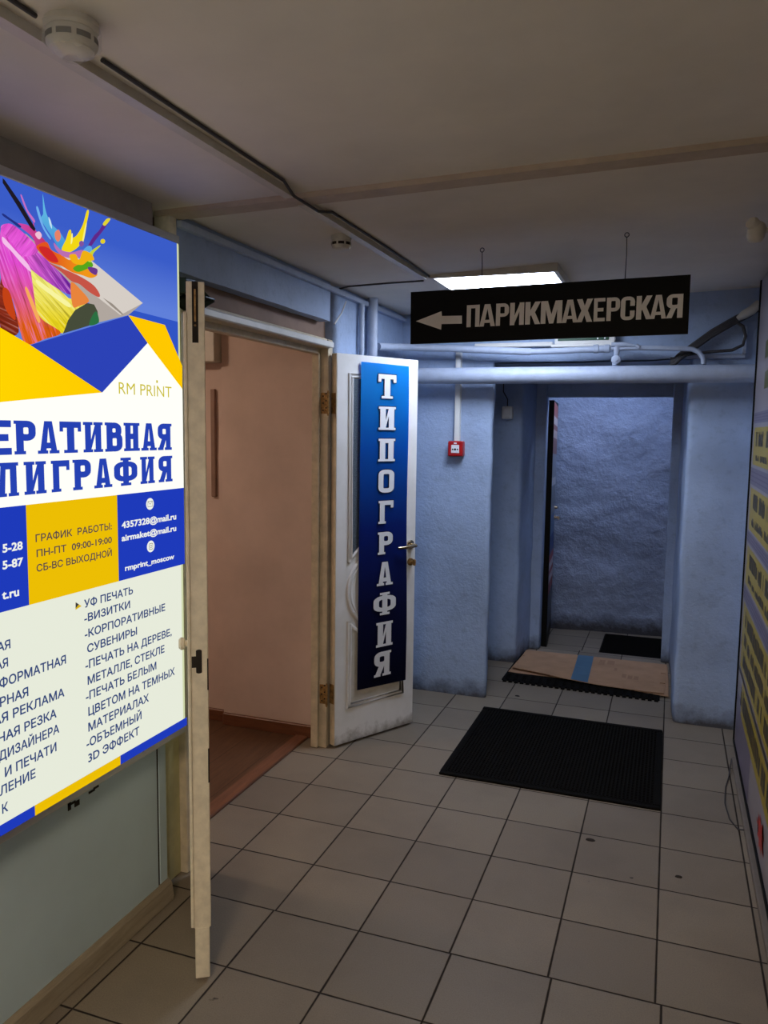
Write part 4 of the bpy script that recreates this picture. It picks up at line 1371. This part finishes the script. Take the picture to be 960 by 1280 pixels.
cb = root('cable_bundle', 'dark tangled cable bundle hanging in the upper right corner', 'cable', (0.15, 4.52, 2.0))
b = MB()
main = [(-0.03, 4.53, 1.980), (-0.009, 4.525, 1.982), (0.012, 4.52, 2.003), (0.063, 4.52, 2.043), (0.168, 4.52, 2.123), (0.279, 4.52, 2.189), (0.338, 4.52, 2.219), (0.395, 4.51, 2.257)]
for dx, dz in ((0, 0), (0.004, 0.016), (-0.004, -0.013)):
    b.tube([(x, y + dx * 2, z + dz) for x, y, z in main], 0.010, 8)
b.done('cables', M_CABLE, cb, 60)
b = MB()
b.tube([(0.271, 4.51, 2.182), (0.313, 4.51, 2.156), (0.328, 4.51, 2.105), (0.318, 4.51, 2.06), (0.268, 4.51, 2.035), (0.153, 4.51, 2.027), (0.05, 4.52, 2.017), (-0.02, 4.53, 1.985)], 0.008, 8)
b.done('loop', M_CABLE, cb, 60)
b = MB()
b.tube([(0.285, 4.50, 2.193), (0.313, 4.50, 2.213), (0.348, 4.50, 2.233), (0.385, 4.50, 2.268)], [0.012, 0.021, 0.024, 0.02], 12)
b.rough(0.004, 40)
b.done('wrapping', M_IVORY, cb, 60)
b = MB(); b.box((0.05, 4.545, 1.998), (0.335, 4.578, 2.018), 0.002); b.box((0.320, 4.545, 2.018), (0.338, 4.578, 2.16), 0.002)
thing(b, 'cable_duct', M_PIPE, 'slim L-shaped duct on the right pier behind the dark cables', 'cable duct')

sc_ = root('security_camera', 'small white security camera on the right wall below the ceiling', 'camera', (0.225, 2.82, 2.20))
b = MB()
b.lathe((0.222, 2.835, 2.262), (-0.12, -0.35, -0.93), [(0.012, -0.004), (0.024, 0.0), (0.027, 0.012), (0.027, 0.04), (0.022, 0.052), (0.008, 0.058)], 18)
b.done('body', M_IVORY, sc_, 50)
b = MB(); b.lathe((0.208, 2.815, 2.262), (-0.5, -0.5, 0.25), [(0.018, -0.01), (0.021, 0.004), (0.017, 0.014), (0.004, 0.018)], 16); b.done('cap', M_IVORY, sc_, 50)
b = MB(); b.tube([(0.232, 2.835, 2.245), (0.30, 2.84, 2.246), (0.364, 2.845, 2.246)], 0.009, 10); b.lathe((0.365, 2.845, 2.246), (-1, 0, 0), [(0.03, 0), (0.03, 0.008), (0.012, 0.014)], 16); b.done('arm', M_IVORY, sc_, 50)
b = MB(); b.lathe((0.228, 2.807, 2.225), (0.1, -1, -0.1), [(0.004, 0), (0.004, 0.006)], 10); b.done('lens', M_BLACK, sc_)

# ------------------------------------------------------------------ floor mats and cardboard
m1 = root('floor_mat', 'large black ribbed doormat on the tiles nearest the viewer', 'mat', (-0.466, 3.9, 0.0))
b = MB()
b.prism([(-0.958, 4.376, 0.0005), (0.024, 4.386, 0.0005), (0.026, 3.431, 0.0005), (-0.953, 3.432, 0.0005)], (0, 0, 0.006))
b.done('base', M_RUBBER, m1)
b = MB()
for k in range(56):
    x = -0.928 + k * (0.925 / 55)
    b.box((x - 0.0035, 3.462, 0.006), (x + 0.0035, 4.350, 0.0115))
for k in range(53):
    y = 3.464 + k * (0.884 / 52)
    b.box((-0.930, y - 0.0025, 0.006), (-0.001, y + 0.0025, 0.0098))
b.done('ribs', M_RUBBER, m1)
b = MB()
b.box((-0.958, 4.352, 0.003), (0.022, 4.384, 0.013), 0.003)
b.box((-0.955, 3.430, 0.003), (0.024, 3.460, 0.011), 0.003)
b.box((-0.957, 3.460, 0.003), (-0.932, 4.352, 0.011), 0.003)
b.box((0.000, 3.460, 0.003), (0.025, 4.352, 0.012), 0.003)
b.done('border', M_RUBBER, m1)
m2 = root('floor_mat', 'black mat with serrated edge underneath the cardboard', 'mat', (-0.48, 5.25, 0.0))
b = MB()
b.prism([(-0.955, 5.66, 0.0005), (0.0, 5.66, 0.0005), (0.0, 4.905, 0.0005), (-0.966, 4.940, 0.0005)], (0, 0, 0.011))
for k in range(26):
    x = -0.955 + k * 0.037
    if x > -0.03:
        break
    y = 4.940 - 0.035 * (x + 0.966) / 0.966
    b.box((x, y - 0.028, 0.0005), (x + 0.023, y + 0.005, 0.0105))
for k in range(18):
    for j in range(3):
        x = -0.935 + k * 0.052
        y = 4.962 + j * 0.042 - 0.03 * (x + 0.966)
        b.lathe((x, y, 0.011), (0, 0, 1), [(0.015, 0), (0.015, 0.004), (0.009, 0.004), (0.009, 0.001)], 10)
b.done('base', M_RUBBER, m2)
m3 = root('floor_mat', 'black ribbed mat lying beyond the far door', 'mat', (-0.22, 6.2, -0.04))
b = MB(); b.box((-0.445, 5.875, -0.0395), (0.012, 6.56, -0.030), 0.002); b.done('base', M_RUBBER, m3)
b = MB()
for k in range(28):
    y = 5.89 + k * 0.0242
    b.box((-0.435, y - 0.005, -0.031), (0.002, y + 0.005, -0.025))
b.done('ribs', M_RUBBER, m3)

cdb = root('cardboard_sheet', 'flattened cardboard box with blue tape on the doorway floor', 'cardboard', (-0.46, 5.35, 0.013))


def card_xy(s_, t_):
    front = 5.147 - 0.112 * min(s_ / 0.36, 1) - 0.053 * max(0, (s_ - 0.36) / 0.64)
    front += 0.012 * math.sin(s_ * 7)
    x0, x1 = -0.936 + (0.004) * t_, 0.024 + 0.014 * t_
    return x0 + s_ * (x1 - x0), front + t_ * (5.655 - front)


def PCard(s_, t_, dz=0.0):
    x, y = card_xy(s_, t_)
    z = 0.020 + 0.020 * (1 - t_) ** 2 * (0.7 - 0.5 * s_) + 0.004 * noise.noise(Vector((x * 4, y * 4, 0)))
    return Vector((x, y, z + dz))


b = MB()
b.grid(lambda u, v: PCard(u, v), 60, 24)
dead = []
for f in b.bm.faces:
    c = f.calc_center_median()
    sx = (c.x + 0.943) / 0.97
    if (sx > 0.968 and (5.17 < c.y < 5.20 or 5.38 < c.y < 5.42)) or (sx < 0.03 and 5.27 < c.y < 5.30) or (sx < 0.025 and 5.46 < c.y < 5.50):
        dead.append(f)
bmesh.ops.delete(b.bm, geom=dead, context='FACES')
bmesh.ops.solidify(b.bm, geom=b.bm.faces[:], thickness=0.004)
b.done('top_layer', M_CARD, cdb, 40)
b = MB()
b.prism([(-0.955, 5.10, 0.0125), (-0.90, 5.09, 0.0125), (-0.60, 5.09, 0.0125), (-0.2, 5.02, 0.0125), (0.050, 4.965, 0.0125), (0.048, 5.30, 0.0125), (0.04, 5.63, 0.0125), (-0.93, 5.63, 0.0125)], (0, 0, 0.003))
b.done('bottom_layer', M_CARD, cdb)
b = MB()
b.grid(lambda u, v: PCard(0.408 + u * 0.112 - 0.030 * v + 0.004, v, 0.0012), 4, 24)
b.done('tape', M_TAPE, cdb, 60)
m_ = plain('faded_print', (160, 124, 96), 0.9, var=0.1, scale=90)
for k, (s0, t0, w, h) in enumerate([(0.60, 0.75, 0.05, 0.16), (0.66, 0.55, 0.02, 0.10), (0.72, 0.35, 0.03, 0.12), (0.76, 0.33, 0.03, 0.12), (0.80, 0.33, 0.03, 0.12), (0.545, 0.70, 0.04, 0.2)]):
    b = MB()
    b.grid(lambda u, v: PCard(s0 + u * w, t0 + v * h, 0.001), 2, 2)
    b.done('stamp_mark', m_, cdb)

# ------------------------------------------------------------------ far door leaf with poster
F0 = Vector((-0.847, 5.875, -0.035))
FL = Vector((-0.06, 0.66, 0)).normalized()
FN = Vector((FL.y, -FL.x, 0))
MF = Matrix(((FL.x, FN.x, 0, F0.x), (FL.y, FN.y, 0, F0.y), (0, 0, 1, F0.z), (0, 0, 0, 1)))
fd = root('door_leaf', 'dark far door leaf opened into the passage, covered with a colourful poster', 'door', tuple(F0))
b = MB(); b.box((0, -0.012, 0.01), (0.66, 0.026, 1.87), 0.002, MF); b.done('leaf', M_BLACK, fd)
b = MB()
bands = [(1.86, 1.76, (170, 96, 88)), (1.76, 1.70, (214, 200, 200)), (1.70, 1.66, (150, 90, 84)), (1.66, 1.60, (208, 190, 188)), (1.60, 1.48, (140, 92, 84)), (1.48, 1.30, (150, 158, 172)), (1.30, 1.24, (206, 208, 212)), (1.24, 1.02, (128, 138, 152)), (1.02, 0.86, (92, 126, 168)), (0.86, 0.72, (36, 66, 132)), (0.72, 0.66, (176, 40, 52)), (0.66, 0.60, (212, 196, 200)), (0.60, 0.56, (170, 44, 58)), (0.56, 0.50, (206, 186, 190)), (0.50, 0.42, (150, 36, 50)), (0.42, 0.12, (46, 50, 66))]
pm = []
for k, (z1, z0, c) in enumerate(bands):
    b.poly([MF @ Vector(p) for p in ((0.02, 0.0268, z0), (0.64, 0.0268, z0 - 0.02), (0.64, 0.0268, z1 - 0.02), (0.02, 0.0268, z1))])
    mi(b, k)
    pm.append(plain('poster_ink_%d' % k, c, 0.45, var=0.12, scale=40))
b.done('poster', pm, fd)
b = MB()
b.lathe(MF @ Vector((0.60, 0.027, 0.95)), FN, [(0.022, 0), (0.022, 0.006), (0.009, 0.01), (0.009, 0.045)], 14)
b.tube([MF @ Vector(p) for p in ((0.605, 0.068, 0.95), (0.56, 0.07, 0.95), (0.50, 0.066, 0.95))], 0.008, 10)
b.done('door_handle', M_STEEL, fd, 40)
b = MB()
b.lathe(MF @ Vector((0.60, 0.027, 1.03)), FN, [(0.012, 0), (0.012, 0.02), (0.006, 0.024)], 12)
b.done('lock_cylinder', M_STEEL, fd, 40)

# ------------------------------------------------------------------ printed panel along the right wall
bp = root('banner_panel', 'tall printed panel with yellow bars and dark text covering the right wall', 'panel', (0.37, 2.6, 0.05))
YE = 4.255
b = MB(); b.box((0.367, 0.2, 0.055), (0.398, YE, 2.335), 0.001); b.done('board', plain('panel_white', (150, 144, 150), 0.3, var=0.06, scale=4), bp)
b = MB()
b.box((0.360, YE - 0.002, 0.045), (0.399, YE + 0.012, 2.338), 0.001)
b.box((0.360, 0.2, 0.045), (0.399, YE, 0.062), 0.001)
b.done('edge_profile', M_BLACK, bp)
b = MB()
PB = lambda y, z, k=0: (0.3664 - 0.0004 * k, y, z)


def bar(z0, z1, y1, k, m, y0=0.22):
    b.poly([PB(y0, z0, k), PB(y1, z0, k), PB(y1, z1, k), PB(y0, z1, k)])
    mi(b, m)


for z0, z1 in ((1.46, 1.635), (1.15, 1.35), (0.885, 1.07), (0.47, 0.79), (0.27, 0.43)):
    bar(z0, z1, 4.17 if z0 > 0.3 else 4.02, 1, 0)
for z0, z1 in ((1.655, 1.705), (1.365, 1.445), (1.085, 1.14), (0.80, 0.87)):
    bar(z0, z1, 4.22, 1, 1)
    for k in range(3):
        zz = z0 + (z1 - z0) * (0.25 + 0.25 * k)
        bar(zz - 0.003, zz + 0.003, 4.22, 2, 4)
bar(0.06, 0.33, 4.22, 0.5, 1, 3.5)
bar(0.438, 0.458, 4.25, 2, 3)
bar(1.80, 1.875, 3.86, 1, 2, 3.45)
bar(1.935, 2.01, 3.90, 1, 2, 3.45)
rnd = random.Random(3)
for z0, z1 in ((1.545, 1.615), (1.478, 1.508), (1.255, 1.33), (1.175, 1.215), (0.975, 1.045), (0.905, 0.945), (0.69, 0.765), (0.60, 0.66), (0.50, 0.57), (0.31, 0.40)):
    y = 4.08 - rnd.random() * 0.06
    while y > 0.4:
        w = 0.012 + rnd.random() * 0.03
        if rnd.random() > 0.12:
            bar(z0 + rnd.random() * 0.006, z1 - (rnd.random() > 0.7) * 0.012, y, 3, 3, y - w)
        y -= w + 0.012 + (rnd.random() > 0.9) * 0.05
st = []
for k in range(18):
    a = k * math.pi / 9
    rr = 0.075 if k % 2 == 0 else 0.032
    rr *= 0.8 + 0.5 * rnd.random()
    st.append(PB(3.04 + rr * 1.5 * math.cos(a), 0.16 + rr * math.sin(a), 3))
b.poly(st)
mi(b, 5)
b.done('printed_poster', [plain('poster_yellow', (168, 148, 40), 0.35, var=0.06), plain('poster_violet', (112, 106, 128), 0.35, var=0.06), plain('poster_olive', (94, 96, 44), 0.35), plain('poster_text', (58, 52, 44), 0.4), plain('poster_rule', (104, 96, 124), 0.4), plain('poster_red', (196, 44, 44), 0.35)], bp)

b = MB(); b.tube([(0.342, 4.06, 0.03), (0.322, 3.9, 0.006), (0.301, 3.775, 0.004), (0.288, 3.604, 0.004), (0.298, 3.455, 0.004), (0.325, 3.37, 0.006), (0.341, 3.335, 0.024)], 0.0028, 8)
thing(b, 'wire', M_CABLE, 'thin loose wire looping on the floor at the foot of the right panel', 'wire', 60)

# ------------------------------------------------------------------ small things
for x, y, r, lab in ((-0.231, 3.075, 0.012, 'dark chip of dirt on a tile just in front of the ribbed mat'), (0.095, 2.924, 0.009, 'small dark scuff of dirt on the tiles right of the mat'), (-0.814, 4.672, 0.010, 'crumb of dirt on the tiles between mat and cardboard')):
    b = MB()
    b.lathe((x, y, 0.0), (0, 0, 1), [(r, 0.0), (r * 0.8, 0.003), (r * 0.3, 0.005)], 9)
    for v in b.bm.verts:
        v.co.x = x + (v.co.x - x) * (1.6 + 0.5 * noise.noise(v.co * 90))
    thing(b, 'dirt_crumb', M_DARK, lab, 'dirt')
for bits, lab in ((((1.690, 0.525, 0.012, 0.022), (1.690, 0.537, 0.030, 0.007), (1.716, 0.524, 0.020, 0.016)), 'hook-shaped dark gouge in the grey wall under the yellow strip of the sign'), (((1.775, 0.537, 0.026, 0.007), (1.795, 0.541, 0.022, 0.007)), 'thin slanted dark gouge in the grey wall under the blue strip of the sign')):
    b = MB()
    for y, z, w, h in bits:
        b.box((-1.546, y, z), (-1.5435, y + w, z + h))
    thing(b, 'wall_gouge', M_DARK, lab, 'scratch')
b = MB()
b.box((-2.305, 3.640, 1.235), (-2.278, 3.660, 1.805), 0.003)
thing(b, 'wall_board', plain('board_brown', (150, 120, 104), 0.6), 'narrow vertical board on the pink wall inside the side room', 'board')
b = MB()
b.box((-3.2, 3.56, 1.94), (-2.228, 3.66, 2.42), 0.004)
struct(b, 'trim_5', M_IVORY)

GROUPS = {'ceiling_light': 'ceiling light panels', 'smoke_detector': 'smoke detectors on the ceiling', 'floor_mat': 'black floor mats', 'cable_duct': 'white cable ducts', 'riser_pipe': 'vertical corner pipes', 'dirt_crumb': 'crumbs of dirt on the tiles', 'wall_gouge': 'gouges under the sign', 'cable': 'ceiling cables', 'door_leaf': 'open door leaves'}
for o in SC.objects:
    k = o.name.split('.')[0]
    if o.parent is None and k in GROUPS and o.get('label'):
        o['group'] = GROUPS[k]
